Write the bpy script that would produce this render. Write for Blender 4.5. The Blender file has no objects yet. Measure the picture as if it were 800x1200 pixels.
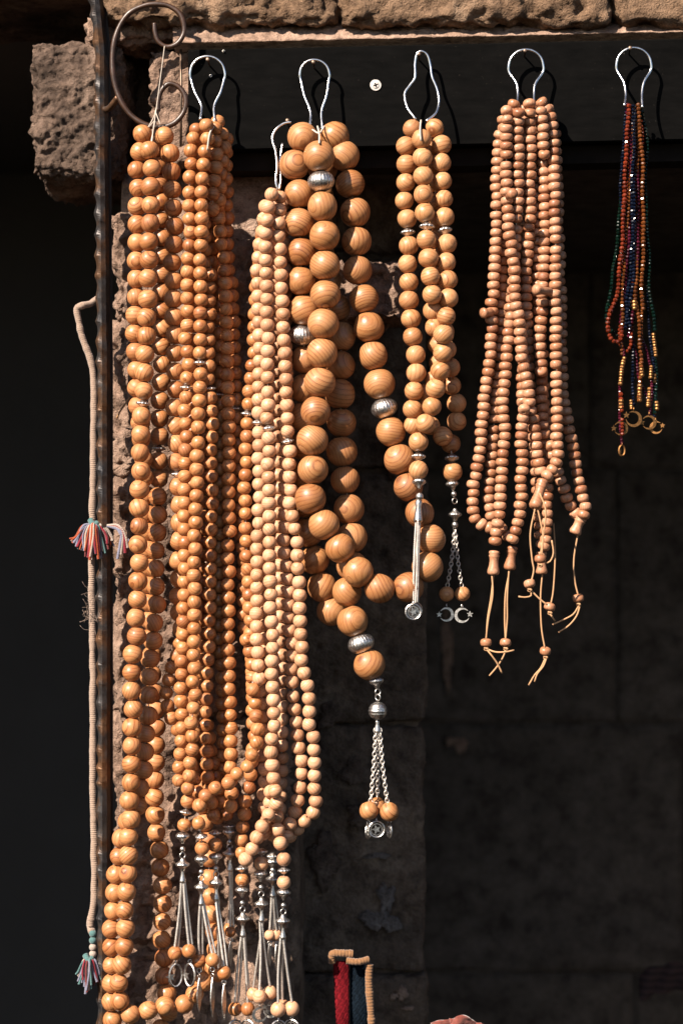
import bpy, bmesh, math, random
import numpy as np
from mathutils import Vector, Matrix, Quaternion, noise, Euler

random.seed(7)
RND = random.Random(11)
scene = bpy.context.scene
COL = scene.collection

# ------------------------------------------------------------------ camera
CAM_D = 2.4          # metres from the camera to the plane the beads hang in
ZC = 1.5             # camera height
cam_data = bpy.data.cameras.new('camera')
cam = bpy.data.objects.new('camera', cam_data)
COL.objects.link(cam)
cam.location = (0, -CAM_D, ZC)
cam.rotation_euler = (math.radians(90), 0, 0)
cam_data.sensor_fit = 'VERTICAL'
cam_data.sensor_height = 36
cam_data.lens = 36 * CAM_D / 1.2
cam_data.clip_start = 0.05
cam_data.clip_end = 200
cam_data.dof.use_dof = True
cam_data.dof.focus_distance = CAM_D - 0.005
cam_data.dof.aperture_fstop = 4.0
scene.camera = cam

# ------------------------------------------------------------------ world, sun
TRAVEL = Vector((0.85, 1.0, -1.05)).normalized()     # the way sunlight travels
SUN_EL = math.asin(-TRAVEL.z)
SUN_AZ = math.atan2(-TRAVEL.x, -TRAVEL.y)
world = bpy.data.worlds.new('World')
scene.world = world
world.use_nodes = True
wn = world.node_tree.nodes
wn.clear()
sky = wn.new('ShaderNodeTexSky')
sky.sky_type = 'NISHITA'
sky.sun_disc = False
sky.sun_elevation = SUN_EL
sky.sun_rotation = SUN_AZ
sky.dust_density = 0.6
sky.air_density = 0.8
bg = wn.new('ShaderNodeBackground')
bg.inputs['Strength'].default_value = 0.05
wo = wn.new('ShaderNodeOutputWorld')
world.node_tree.links.new(sky.outputs[0], bg.inputs['Color'])
world.node_tree.links.new(bg.outputs[0], wo.inputs['Surface'])
sun_data = bpy.data.lights.new('sun', 'SUN')
sun_data.energy = 5.0
sun_data.angle = math.radians(0.55)
sun_data.color = (1.0, 0.872, 0.735)
sun = bpy.data.objects.new('sun', sun_data)
COL.objects.link(sun)
sun.rotation_euler = TRAVEL.to_track_quat('-Z', 'Y').to_euler()
sun.location = (-2, -3, 5)

scene.view_settings.view_transform = 'Standard'
scene.view_settings.look = 'None'
scene.view_settings.gamma = 1
scene.view_settings.use_curve_mapping = False
scene.view_settings.exposure = 1.38
scene.cycles.max_bounces = 8
scene.cycles.use_denoising = True


def P(px, py, d=0.0):
    """picture position (800 x 1200) at depth d behind the bead plane -> world"""
    s = (CAM_D + d) / CAM_D / 1000.0
    return Vector(((px - 400) * s, d, ZC + (600 - py) * s))


# ------------------------------------------------------------------ node helpers
def new_mat(name):
    m = bpy.data.materials.new(name)
    m.use_nodes = True
    nt = m.node_tree
    b = nt.nodes['Principled BSDF']
    return m, nt, b


def ramp(nt, fac, stops, interp='LINEAR'):
    r = nt.nodes.new('ShaderNodeValToRGB')
    r.color_ramp.interpolation = interp
    els = r.color_ramp.elements
    while len(els) < len(stops):
        els.new(0.5)
    for e, (p, c) in zip(els, stops):
        e.position = p
        e.color = (*c, 1) if len(c) == 3 else c
    nt.links.new(fac, r.inputs[0])
    return r.outputs[0]


def noise_tex(nt, vec, scale, detail=4, rough=0.55, dist=0.0):
    n = nt.nodes.new('ShaderNodeTexNoise')
    n.inputs['Scale'].default_value = scale
    n.inputs['Detail'].default_value = detail
    n.inputs['Roughness'].default_value = rough
    n.inputs['Distortion'].default_value = dist
    if vec is not None:
        nt.links.new(vec, n.inputs['Vector'])
    return n


def mixc(nt, fac, a, b, mode='MIX'):
    m = nt.nodes.new('ShaderNodeMix')
    m.data_type = 'RGBA'
    m.blend_type = mode
    for sock, v in ((m.inputs[0], fac), (m.inputs[6], a), (m.inputs[7], b)):
        if hasattr(v, 'links'):
            nt.links.new(v, sock)
        elif isinstance(v, (int, float)):
            sock.default_value = v
        else:
            sock.default_value = (*v, 1)
    return m.outputs[2]


def math_n(nt, op, a, b=None):
    m = nt.nodes.new('ShaderNodeMath')
    m.operation = op
    for i, v in enumerate((a, b)):
        if v is None:
            continue
        if hasattr(v, 'links'):
            nt.links.new(v, m.inputs[i])
        else:
            m.inputs[i].default_value = v
    return m.outputs[0]


def bump(nt, b, height, strength, dist):
    bp = nt.nodes.new('ShaderNodeBump')
    bp.inputs['Strength'].default_value = strength
    bp.inputs['Distance'].default_value = dist
    nt.links.new(height, bp.inputs['Height'])
    nt.links.new(bp.outputs[0], b.inputs['Normal'])


def wood_mat(name, light, mid, dark, ring, contrast=1.0, rough=0.36, coat=0.25, vary=0.5):
    light, mid, dark = (tuple(x * 0.74 for x in c) for c in (light, mid, dark))
    m, nt, b = new_mat(name)
    tc = nt.nodes.new('ShaderNodeTexCoord')
    oi = nt.nodes.new('ShaderNodeObjectInfo')
    wn_ = nt.nodes.new('ShaderNodeTexWhiteNoise')
    wn_.noise_dimensions = '1D'
    nt.links.new(oi.outputs['Random'], wn_.inputs['W'])
    rot = nt.nodes.new('ShaderNodeVectorRotate')
    rot.rotation_type = 'EULER_XYZ'
    sc = nt.nodes.new('ShaderNodeVectorMath'); sc.operation = 'SCALE'
    sc.inputs['Scale'].default_value = 6.283
    nt.links.new(wn_.outputs['Color'], sc.inputs[0])
    nt.links.new(tc.outputs['Object'], rot.inputs['Vector'])
    nt.links.new(sc.outputs[0], rot.inputs['Rotation'])
    # offset of the tree's heart from the bead
    off = nt.nodes.new('ShaderNodeVectorMath'); off.operation = 'MULTIPLY_ADD'
    off.inputs[1].default_value = (ring * 14, ring * 6, ring * 30)
    nt.links.new(wn_.outputs['Color'], off.inputs[0])
    nt.links.new(rot.outputs[0], off.inputs[2])
    stretch = nt.nodes.new('ShaderNodeVectorMath'); stretch.operation = 'MULTIPLY'
    stretch.inputs[1].default_value = (1, 0.8, 0.35)
    nt.links.new(off.outputs[0], stretch.inputs[0])
    nz = noise_tex(nt, stretch.outputs[0], 0.13 / ring, 3, 0.5)
    add = nt.nodes.new('ShaderNodeVectorMath'); add.operation = 'MULTIPLY_ADD'
    add.inputs[1].default_value = (ring * 1.1,) * 3
    nt.links.new(nz.outputs['Color'], add.inputs[0])
    nt.links.new(stretch.outputs[0], add.inputs[2])
    wv = nt.nodes.new('ShaderNodeTexWave')
    wv.wave_type = 'RINGS'; wv.rings_direction = 'Z'; wv.wave_profile = 'SAW'
    wv.inputs['Scale'].default_value = 0.314 / ring
    wv.inputs['Distortion'].default_value = 0.0
    spl = nt.nodes.new('ShaderNodeSeparateColor')
    nt.links.new(wn_.outputs['Color'], spl.inputs[0])
    rs = nt.nodes.new('ShaderNodeVectorMath'); rs.operation = 'SCALE'
    rsf = math_n(nt, 'MULTIPLY_ADD', spl.outputs[2], 0.75)
    rsf.node.inputs[2].default_value = 0.80
    nt.links.new(add.outputs[0], rs.inputs[0]); nt.links.new(rsf, rs.inputs['Scale'])
    nt.links.new(rs.outputs[0], wv.inputs['Vector'])
    wv2 = nt.nodes.new('ShaderNodeTexWave')
    wv2.wave_type = 'RINGS'; wv2.rings_direction = 'Z'; wv2.wave_profile = 'SIN'
    wv2.inputs['Scale'].default_value = 0.314 / ring * 3.3
    wv2.inputs['Distortion'].default_value = 1.5
    nt.links.new(rs.outputs[0], wv2.inputs['Vector'])
    c = ramp(nt, wv.outputs['Fac'], [(0.0, light), (0.50, light), (0.78, mid), (0.92, dark), (0.95, dark), (1.0, light)])
    # the dark line fades in and out along the ring
    fz0 = noise_tex(nt, off.outputs[0], 0.35 / ring, 2)
    kf = math_n(nt, 'MULTIPLY_ADD', spl.outputs[1], 0.55 * contrast)
    kf.node.inputs[2].default_value = 0.45 * contrast
    kf = math_n(nt, 'MULTIPLY', kf, ramp(nt, fz0.outputs['Fac'], [(0.35, (0.5,) * 3), (0.6, (1, 1, 1))]))
    c = mixc(nt, kf, light, c)
    c = mixc(nt, 0.32, c, ramp(nt, wv2.outputs['Fac'], [(0.2, (0.62, 0.52, 0.44)), (0.7, (1, 1, 1))]), 'MULTIPLY')
    # fine pores and fibres
    fib = nt.nodes.new('ShaderNodeVectorMath'); fib.operation = 'MULTIPLY'
    fib.inputs[1].default_value = (1, 1, 0.12)
    nt.links.new(off.outputs[0], fib.inputs[0])
    fz = noise_tex(nt, fib.outputs[0], 900, 3, 0.6)
    c = mixc(nt, 0.35, c, ramp(nt, fz.outputs['Fac'], [(0.3, (0.62, 0.55, 0.48)), (0.65, (1, 1, 1))]), 'MULTIPLY')
    # patchy stain of the varnish
    pz = noise_tex(nt, off.outputs[0], 60, 2)
    c = mixc(nt, 0.35, c, ramp(nt, pz.outputs['Fac'], [(0.3, (0.78, 0.66, 0.55)), (0.7, (1, 1, 1))]), 'MULTIPLY')
    # bead to bead differences
    tint = ramp(nt, oi.outputs['Random'], [(0.0, (0.58, 0.44, 0.36)), (0.12, (0.82, 0.72, 0.62)), (0.4, (0.97, 0.94, 0.9)), (0.7, (1.02, 1.02, 1.02)), (1.0, (1.12, 1.14, 1.16))])
    c = mixc(nt, vary, c, tint, 'MULTIPLY')
    nt.links.new(c, b.inputs['Base Color'])
    rr = math_n(nt, 'MULTIPLY_ADD', pz.outputs['Fac'], 0.30)
    rb = math_n(nt, 'MULTIPLY_ADD', spl.outputs[0], 0.20)
    rb.node.inputs[2].default_value = rough - 0.20
    nt.links.new(rb, rr.node.inputs[2])
    nt.links.new(rr, b.inputs['Roughness'])
    nt.links.new(math_n(nt, 'MULTIPLY', spl.outputs[2], coat * 1.6), b.inputs['Coat Weight'])
    b.inputs['Coat Roughness'].default_value = 0.22
    bump(nt, b, fz.outputs['Fac'], 0.12, 0.0006)
    return m


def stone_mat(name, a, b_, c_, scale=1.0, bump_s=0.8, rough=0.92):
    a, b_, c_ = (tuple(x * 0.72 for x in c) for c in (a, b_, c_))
    m, nt, b = new_mat(name)
    tc = nt.nodes.new('ShaderNodeTexCoord')
    v = tc.outputs['Object']
    n1 = noise_tex(nt, v, 7 * scale, 6, 0.62, 0.4)
    n2 = noise_tex(nt, v, 55 * scale, 6, 0.65, 0.2)
    n3 = noise_tex(nt, v, 330 * scale, 4, 0.6)
    c = ramp(nt, n1.outputs['Fac'], [(0.30, b_), (0.52, a), (0.72, c_)])
    c = mixc(nt, 0.85, c, ramp(nt, n2.outputs['Fac'], [(0.32, (0.34, 0.30, 0.28)), (0.50, (0.9, 0.88, 0.86)), (0.66, (1.25, 1.22, 1.2))]), 'MULTIPLY')
    c = mixc(nt, 0.5, c, ramp(nt, n3.outputs['Fac'], [(0.32, (0.5, 0.47, 0.45)), (0.6, (1, 1, 1))]), 'MULTIPLY')
    nt.links.new(c, b.inputs['Base Color'])
    b.inputs['Roughness'].default_value = rough
    b.inputs['Specular IOR Level'].default_value = 0.25
    h = math_n(nt, 'MULTIPLY_ADD', n2.outputs['Fac'], 1.0)
    nt.links.new(math_n(nt, 'MULTIPLY', n3.outputs['Fac'], 0.35), h.node.inputs[2])
    bump(nt, b, h, bump_s, 0.010)
    return m


def metal_mat(name, col, rough, tarnish=0.35, dark=(0.10, 0.09, 0.08), scale=500):
    m, nt, b = new_mat(name)
    tc = nt.nodes.new('ShaderNodeTexCoord')
    n = noise_tex(nt, tc.outputs['Object'], scale, 4, 0.6)
    c = mixc(nt, ramp(nt, n.outputs['Fac'], [(0.42, (tarnish,) * 3), (0.62, (0, 0, 0))]), col, dark)
    nt.links.new(c, b.inputs['Base Color'])
    b.inputs['Metallic'].default_value = 1.0
    r = math_n(nt, 'MULTIPLY_ADD', n.outputs['Fac'], 0.3)
    r.node.inputs[2].default_value = rough - 0.12
    nt.links.new(r, b.inputs['Roughness'])
    return m


def plain_mat(name, col, rough=0.8, var=0.3, scale=200, bump_s=0.3, bump_d=0.001, spec=0.3, sheen=0.0):
    m, nt, b = new_mat(name)
    tc = nt.nodes.new('ShaderNodeTexCoord')
    n = noise_tex(nt, tc.outputs['Object'], scale, 5, 0.6)
    c = mixc(nt, var, col, ramp(nt, n.outputs['Fac'], [(0.3, tuple(x * 0.35 for x in col)), (0.65, tuple(min(1, x * 1.25) for x in col))]))
    nt.links.new(c, b.inputs['Base Color'])
    b.inputs['Roughness'].default_value = rough
    b.inputs['Specular IOR Level'].default_value = spec
    b.inputs['Sheen Weight'].default_value = sheen
    if bump_s:
        bump(nt, b, n.outputs['Fac'], bump_s, bump_d)
    return m


def glass_mat(name, col):
    col = tuple(x * 0.8 for x in col)
    m, nt, b = new_mat(name)
    tc = nt.nodes.new('ShaderNodeTexCoord')
    n = noise_tex(nt, tc.outputs['Object'], 160, 2)
    c = mixc(nt, ramp(nt, n.outputs['Fac'], [(0.4, (0, 0, 0)), (0.6, (1, 1, 1))]), col, tuple(x * 0.45 for x in col))
    nt.links.new(c, b.inputs['Base Color'])
    b.inputs['Roughness'].default_value = 0.12
    b.inputs['Transmission Weight'].default_value = 0.35
    b.inputs['IOR'].default_value = 1.5
    return m


def iron_mat():
    m, nt, b = new_mat('wrought_iron')
    tc = nt.nodes.new('ShaderNodeTexCoord')
    v = tc.outputs['Object']
    n = noise_tex(nt, v, 28, 5, 0.6)
    n2 = noise_tex(nt, v, 260, 4, 0.6)
    c = ramp(nt, n.outputs['Fac'], [(0.36, (0.026, 0.026, 0.029)), (0.48, (0.050, 0.044, 0.042)), (0.56, (0.085, 0.046, 0.026)), (0.70, (0.15, 0.075, 0.036))])
    c = mixc(nt, 0.5, c, ramp(nt, n2.outputs['Fac'], [(0.35, (0.4, 0.36, 0.34)), (0.6, (1, 1, 1))]), 'MULTIPLY')
    nt.links.new(c, b.inputs['Base Color'])
    b.inputs['Metallic'].default_value = 0.55
    r = math_n(nt, 'MULTIPLY_ADD', n2.outputs['Fac'], 0.35)
    r.node.inputs[2].default_value = 0.28
    nt.links.new(r, b.inputs['Roughness'])
    bump(nt, b, n2.outputs['Fac'], 0.35, 0.001)
    return m


def board_mat():
    m, nt, b = new_mat('black_painted_board')
    tc = nt.nodes.new('ShaderNodeTexCoord')
    v = tc.outputs['Object']
    mp = nt.nodes.new('ShaderNodeVectorMath'); mp.operation = 'MULTIPLY'
    mp.inputs[1].default_value = (0.25, 1, 1)
    nt.links.new(v, mp.inputs[0])
    n = noise_tex(nt, mp.outputs[0], 90, 5, 0.65)
    n2 = noise_tex(nt, v, 700, 2, 0.5)
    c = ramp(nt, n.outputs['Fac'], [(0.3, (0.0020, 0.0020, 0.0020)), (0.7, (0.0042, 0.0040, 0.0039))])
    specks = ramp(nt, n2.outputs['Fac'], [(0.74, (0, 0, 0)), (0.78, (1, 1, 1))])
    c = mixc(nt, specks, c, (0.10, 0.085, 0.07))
    nt.links.new(c, b.inputs['Base Color'])
    b.inputs['Roughness'].default_value = 0.75
    b.inputs['Specular IOR Level'].default_value = 0.02
    bump(nt, b, n.outputs['Fac'], 0.15, 0.001)
    return m


M = {}
M['wood_a'] = wood_mat('olive_wood_amber', (0.64, 0.293, 0.116), (0.50, 0.186, 0.058), (0.20, 0.055, 0.016), 0.0044, 1.0, 0.47, 0.17, 0.7)
M['wood_b'] = wood_mat('olive_wood_honey', (0.61, 0.265, 0.098), (0.49, 0.178, 0.054), (0.23, 0.066, 0.019), 0.0040, 1.0, 0.47, 0.17, 0.7)
M['wood_c'] = wood_mat('pale_wood', (0.76, 0.445, 0.270), (0.67, 0.335, 0.165), (0.42, 0.17, 0.066), 0.0038, 0.9, 0.52, 0.06, 0.55)
M['wood_d'] = wood_mat('olive_wood_large', (0.55, 0.262, 0.104), (0.42, 0.164, 0.052), (0.16, 0.044, 0.013), 0.0044, 1.0, 0.46, 0.18, 0.55)
M['wood_e'] = wood_mat('olive_wood_bright', (0.65, 0.335, 0.150), (0.54, 0.240, 0.086), (0.29, 0.096, 0.031), 0.0042, 1.0, 0.48, 0.12, 0.55)
M['wood_f'] = wood_mat('fruit_wood_plain', (0.58, 0.300, 0.175), (0.46, 0.210, 0.110), (0.29, 0.118, 0.055), 0.0034, 0.85, 0.45, 0.14, 1.0)
M['silver'] = metal_mat('aged_silver', (0.66, 0.63, 0.60), 0.36, 0.45)
M['chain'] = metal_mat('matt_silver_chain', (0.68, 0.63, 0.58), 0.52, 0.25)
M['steel'] = metal_mat('hook_wire_steel', (0.82, 0.82, 0.82), 0.22, 0.2, (0.25, 0.22, 0.18), 120)
M['brass'] = metal_mat('gilt_brass', (0.30, 0.15, 0.055), 0.5, 0.8, (0.20, 0.10, 0.04))
M['nail'] = metal_mat('rusty_nail', (0.22, 0.15, 0.11), 0.5, 0.5)
M['thread'] = plain_mat('white_thread', (0.45, 0.39, 0.33), 0.9, 0.3, 900)
M['twine'] = plain_mat('tan_twine', (0.40, 0.23, 0.12), 0.75, 0.3, 900)
M['iron'] = iron_mat()
M['iron_scroll'] = plain_mat('rusty_scroll_iron', (0.040, 0.017, 0.008), 0.42, 0.8, 110, 0.5, 0.001, 0.6)
M['iron_rust'] = plain_mat('rusted_strap', (0.032, 0.020, 0.013), 0.6, 0.6, 120, 0.4, 0.001, 0.4)
M['board'] = board_mat()
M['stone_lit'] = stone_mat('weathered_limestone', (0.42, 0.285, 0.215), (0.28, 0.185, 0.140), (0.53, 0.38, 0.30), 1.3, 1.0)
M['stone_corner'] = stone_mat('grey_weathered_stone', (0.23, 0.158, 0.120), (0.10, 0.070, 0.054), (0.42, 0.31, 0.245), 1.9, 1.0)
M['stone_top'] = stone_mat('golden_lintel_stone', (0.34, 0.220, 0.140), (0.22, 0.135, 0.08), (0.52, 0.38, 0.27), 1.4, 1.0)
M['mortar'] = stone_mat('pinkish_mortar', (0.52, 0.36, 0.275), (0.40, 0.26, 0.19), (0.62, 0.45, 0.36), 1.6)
M['stone_dark'] = stone_mat('shade_toned_stone', (0.21, 0.150, 0.110), (0.09, 0.066, 0.050), (0.36, 0.27, 0.20), 0.8)  # darker tone of the doorway stone, shade put into the colour
M['stone_black'] = stone_mat('deep_shade_toned_stone', (0.15, 0.125, 0.105), (0.115, 0.095, 0.08), (0.18, 0.15, 0.13), 0.5, 0.4)  # dark tone carries part of the recess shade
M['plaster'] = stone_mat('flaked_plaster', (0.34, 0.285, 0.26), (0.14, 0.11, 0.095), (0.48, 0.41, 0.375), 4.0)
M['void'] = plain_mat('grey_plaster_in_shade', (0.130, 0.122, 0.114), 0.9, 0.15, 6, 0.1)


# ------------------------------------------------------------------ mesh helpers
def mesh_from(name, verts, faces, mat, smooth=True):
    me = bpy.data.meshes.new(name)
    me.from_pydata([tuple(v) for v in verts], [], faces)
    me.validate()
    bm = bmesh.new(); bm.from_mesh(me)
    bmesh.ops.recalc_face_normals(bm, faces=bm.faces)
    bm.to_mesh(me); bm.free()
    if mat is not None:
        me.materials.append(mat)
    if smooth:
        me.polygons.foreach_set('use_smooth', [True] * len(me.polygons))
    return me


def place(name, me, parent=None, loc=None, quat=None, scale=None):
    """link a mesh; loc is a world position, parents carry translation only"""
    o = bpy.data.objects.new(name, me)
    COL.objects.link(o)
    if loc is None:
        loc = Vector((0, 0, 0))
    loc = Vector(loc)
    p = parent
    while p is not None:
        if p.parent is None or True:
            loc = loc - Vector(p.location)
        p = p.parent
    o.location = loc
    if quat is not None:
        o.rotation_mode = 'QUATERNION'
        o.rotation_quaternion = quat
    if scale is not None:
        o.scale = (scale,) * 3 if isinstance(scale, (int, float)) else scale
    if parent is not None:
        o.parent = parent
    return o


def thing(name, label, cat, loc, group=None):
    o = bpy.data.objects.new(name, None)
    COL.objects.link(o)
    o.empty_display_size = 0.02
    o.location = loc
    o['label'] = label
    o['category'] = cat
    if group:
        o['group'] = group
    return o


def lathe_data(profile, seg=18, flute=0, flute_amp=0.0, flute_rng=(0, 1)):
    """profile: (r, z) list; local axis Z"""
    vs, fs = [], []
    n = len(profile)
    for i, (r, z) in enumerate(profile):
        t = i / max(1, n - 1)
        for k in range(seg):
            a = 2 * math.pi * k / seg
            rr = r
            if flute and flute_rng[0] <= t <= flute_rng[1]:
                rr = r * (1 + flute_amp * math.cos(flute * a))
            vs.append((rr * math.cos(a), rr * math.sin(a), z))
    for i in range(n - 1):
        for k in range(seg):
            a, b = i * seg + k, i * seg + (k + 1) % seg
            fs.append((a, b, b + seg, a + seg))
    fs.append(tuple(range(seg))[::-1])
    fs.append(tuple((n - 1) * seg + k for k in range(seg)))
    return vs, fs


def lathe(name, profile, mat, **kw):
    v, f = lathe_data(profile, **kw)
    return mesh_from(name, v, f, mat)


def tube_data(pts, rad, seg=8, closed=False, twist=None, square=None):
    """sweep a circle along points; rad is a number or a list"""
    pts = [Vector(p) for p in pts]
    n = len(pts)
    rads = rad if isinstance(rad, (list, tuple)) else [rad] * n
    vs, fs = [], []
    tprev = None
    nrm = None
    for i, p in enumerate(pts):
        if closed:
            t = (pts[(i + 1) % n] - pts[i - 1])
        else:
            t = pts[min(i + 1, n - 1)] - pts[max(i - 1, 0)]
        if t.length < 1e-9:
            t = Vector((0, 0, 1))
        t.normalize()
        if nrm is None:
            up = Vector((0, 1, 0)) if abs(t.y) < 0.9 else Vector((1, 0, 0))
            nrm = (up - t * up.dot(t)).normalized()
        else:
            nrm = (nrm - t * nrm.dot(t))
            if nrm.length < 1e-6:
                nrm = t.orthogonal()
            nrm.normalize()
        bn = t.cross(nrm)
        for k in range(seg):
            a = 2 * math.pi * k / seg
            r = rads[i]
            vs.append(p + (nrm * math.cos(a) + bn * math.sin(a)) * r)
    m = n if closed else n - 1
    for i in range(m):
        j = (i + 1) % n
        for k in range(seg):
            k2 = (k + 1) % seg
            fs.append((i * seg + k, i * seg + k2, j * seg + k2, j * seg + k))
    if not closed:
        fs.append(tuple(range(seg))[::-1])
        fs.append(tuple((n - 1) * seg + k for k in range(seg)))
    return vs, fs


class MB:
    def __init__(s):
        s.v, s.f = [], []

    def add(s, vf, mat4=None):
        v, f = vf
        o = len(s.v)
        for p in v:
            p = Vector(p)
            s.v.append(mat4 @ p if mat4 is not None else p)
        s.f += [tuple(i + o for i in q) for q in f]
        return s

    def build(s, name, mat, parent, smooth=True):
        c = Vector((0, 0, 0))
        for p in s.v:
            c += p
        c /= max(1, len(s.v))
        me = mesh_from(name, [p - c for p in s.v], s.f, mat, smooth)
        return place(name, me, parent, c)


def catmull(pts, step):
    """resample a Catmull-Rom curve evenly-ish"""
    pts = [Vector(p) for p in pts]
    out = []
    n = len(pts)
    for i in range(n - 1):
        p1, p2 = pts[i], pts[i + 1]
        p0 = pts[i - 1] if i else p1 * 2 - p2
        p3 = pts[i + 2] if i + 2 < n else p2 * 2 - p1
        k = max(2, int((p2 - p1).length / step) + 1)
        for j in range(k):
            t = j / k
            a = 0.5 * ((2 * p1) + (p2 - p0) * t + (2 * p0 - 5 * p1 + 4 * p2 - p3) * t * t + (3 * p1 - p0 - 3 * p2 + p3) * t ** 3)
            out.append(a)
    out.append(pts[-1])
    return out


def ring_pts(c, u, v, r1, r2=None, n=18):
    r2 = r2 or r1
    return [c + u * (r1 * math.cos(2 * math.pi * k / n)) + v * (r2 * math.sin(2 * math.pi * k / n)) for k in range(n)]


# ------------------------------------------------------------------ stone
def fb(p, f, octv=5, h=0.9):
    return noise.fractal(p * f, h, 2.1, octv)


def rock(name, size, mat, parent, loc, rotz=0.0, step=0.005, rad=0.012, amp=0.006, freq=14, seed=0, pits=0.0, bulge=0.0, chips=0.0, grit=0.0, crag=0.0):
    """a rounded, noise-roughened block; size (x, y, z), loc = centre in world"""
    hx, hy, hz = (s / 2 for s in size)
    nx, ny, nz = (max(2, int(round(s / step))) for s in size)
    idx = {}
    vs, fs = [], []
    off = Vector((seed * 3.17, seed * 1.31, seed * 7.7))

    def vert(i, j, k):
        key = (i, j, k)
        if key in idx:
            return idx[key]
        p = Vector((-hx + 2 * hx * i / nx, -hy + 2 * hy * j / ny, -hz + 2 * hz * k / nz))
        r = rad * (1 + 0.8 * noise.noise((p + off) * 9))
        r = max(0.002, min(r, hx * 0.9, hy * 0.9, hz * 0.9))
        q = Vector((max(-hx + r, min(hx - r, p.x)), max(-hy + r, min(hy - r, p.y)), max(-hz + r, min(hz - r, p.z))))
        dv = p - q
        dn = dv.normalized() if dv.length > 1e-9 else Vector((0, -1, 0))
        w = p + off
        disp = amp * fb(w, freq) + amp * 0.45 * fb(w, freq * 4.3, 4)
        if pits:
            ds = noise.voronoi(w * freq * 3.2)[0]
            disp -= pits * max(0.0, 0.42 - ds[0]) * 2
        if chips:
            c = noise.noise(w * freq * 0.45)
            disp -= chips * max(0.0, c - 0.15) * 3
        if grit:
            g = noise.noise(w * 80) + 0.7 * noise.noise(w * 170) + 0.45 * noise.noise(w * 330)
            disp += grit * g * (0.55 + 0.9 * max(0.0, noise.noise(w * 9 + Vector((3, 3, 3))) + 0.2))
        if crag:
            disp -= crag * (noise.turbulence(w * 26, 4, True, noise_basis='PERLIN_ORIGINAL') - 0.35)
            cav = noise.noise(w * 34 + Vector((9, 2, 4)))
            disp -= crag * 0.7 * max(0.0, cav - 0.22)
        if bulge:
            disp += bulge * (1 - (p.x / hx) ** 2) * (1 - (p.z / hz) ** 2)
        vs.append(q + dn * (r + disp))
        idx[key] = len(vs) - 1
        return idx[key]

    for i in range(nx):
        for k in range(nz):
            fs.append((vert(i, 0, k), vert(i + 1, 0, k), vert(i + 1, 0, k + 1), vert(i, 0, k + 1)))
            fs.append((vert(i, ny, k), vert(i, ny, k + 1), vert(i + 1, ny, k + 1), vert(i + 1, ny, k)))
    for j in range(ny):
        for k in range(nz):
            fs.append((vert(0, j, k), vert(0, j, k + 1), vert(0, j + 1, k + 1), vert(0, j + 1, k)))
            fs.append((vert(nx, j, k), vert(nx, j + 1, k), vert(nx, j + 1, k + 1), vert(nx, j, k + 1)))
    for i in range(nx):
        for j in range(ny):
            fs.append((vert(i, j, 0), vert(i, j + 1, 0), vert(i + 1, j + 1, 0), vert(i + 1, j, 0)))
            fs.append((vert(i, j, nz), vert(i + 1, j, nz), vert(i + 1, j + 1, nz), vert(i, j + 1, nz)))
    me = mesh_from(name, vs, fs, mat, True)
    return place(name, me, parent, loc, Quaternion((0, 0, 1), rotz))


def rock_px(name, x0, x1, y0, y1, d, depth, mat, parent, **kw):
    a, b = P(x0, y1, d), P(x1, y0, d)
    return rock(name, (b.x - a.x, depth, b.z - a.z), mat, parent, ((a.x + b.x) / 2, d + depth / 2, (a.z + b.z) / 2), **kw)


PIER_D = 0.085
wall = thing('stone_doorway', 'rough limestone doorway of pier and lintel stones behind the hanging beads', 'wall', (-0.16, PIER_D, 0.7))

# lintel course above the board
rock_px('lintel_stone', 122, 392, -160, 27, 0.024, 0.30, M['stone_top'], wall, step=0.0042, rad=0.016, amp=0.0065, freq=20, seed=1, pits=0.006, grit=0.0035, crag=0.014)
rock_px('lintel_stone', 399, 716, -150, 27, 0.020, 0.30, M['stone_top'], wall, step=0.0042, rad=0.016, amp=0.0065, freq=20, seed=2, pits=0.005, grit=0.0035, crag=0.014)
rock_px('lintel_stone', 723, 1010, -150, 26, 0.022, 0.30, M['stone_top'], wall, step=0.006, rad=0.014, amp=0.006, freq=20, seed=3, pits=0.005, grit=0.0035, crag=0.014)
rock_px('lintel_stone', 1016, 1500, -150, 26, 0.022, 0.30, M['stone_top'], wall, step=0.015, rad=0.014, amp=0.006, freq=20, seed=4)
rock_px('lintel_core', 132, 1500, -120, 20, 0.05, 0.28, M['mortar'], wall, step=0.03, rad=0.01, amp=0.002, seed=5)
rock_px('lintel_stone', -420, 116, -330, -12, 0.10, 0.30, M['stone_corner'], wall, step=0.012, rad=0.03, amp=0.008, freq=14, seed=6)

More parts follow.
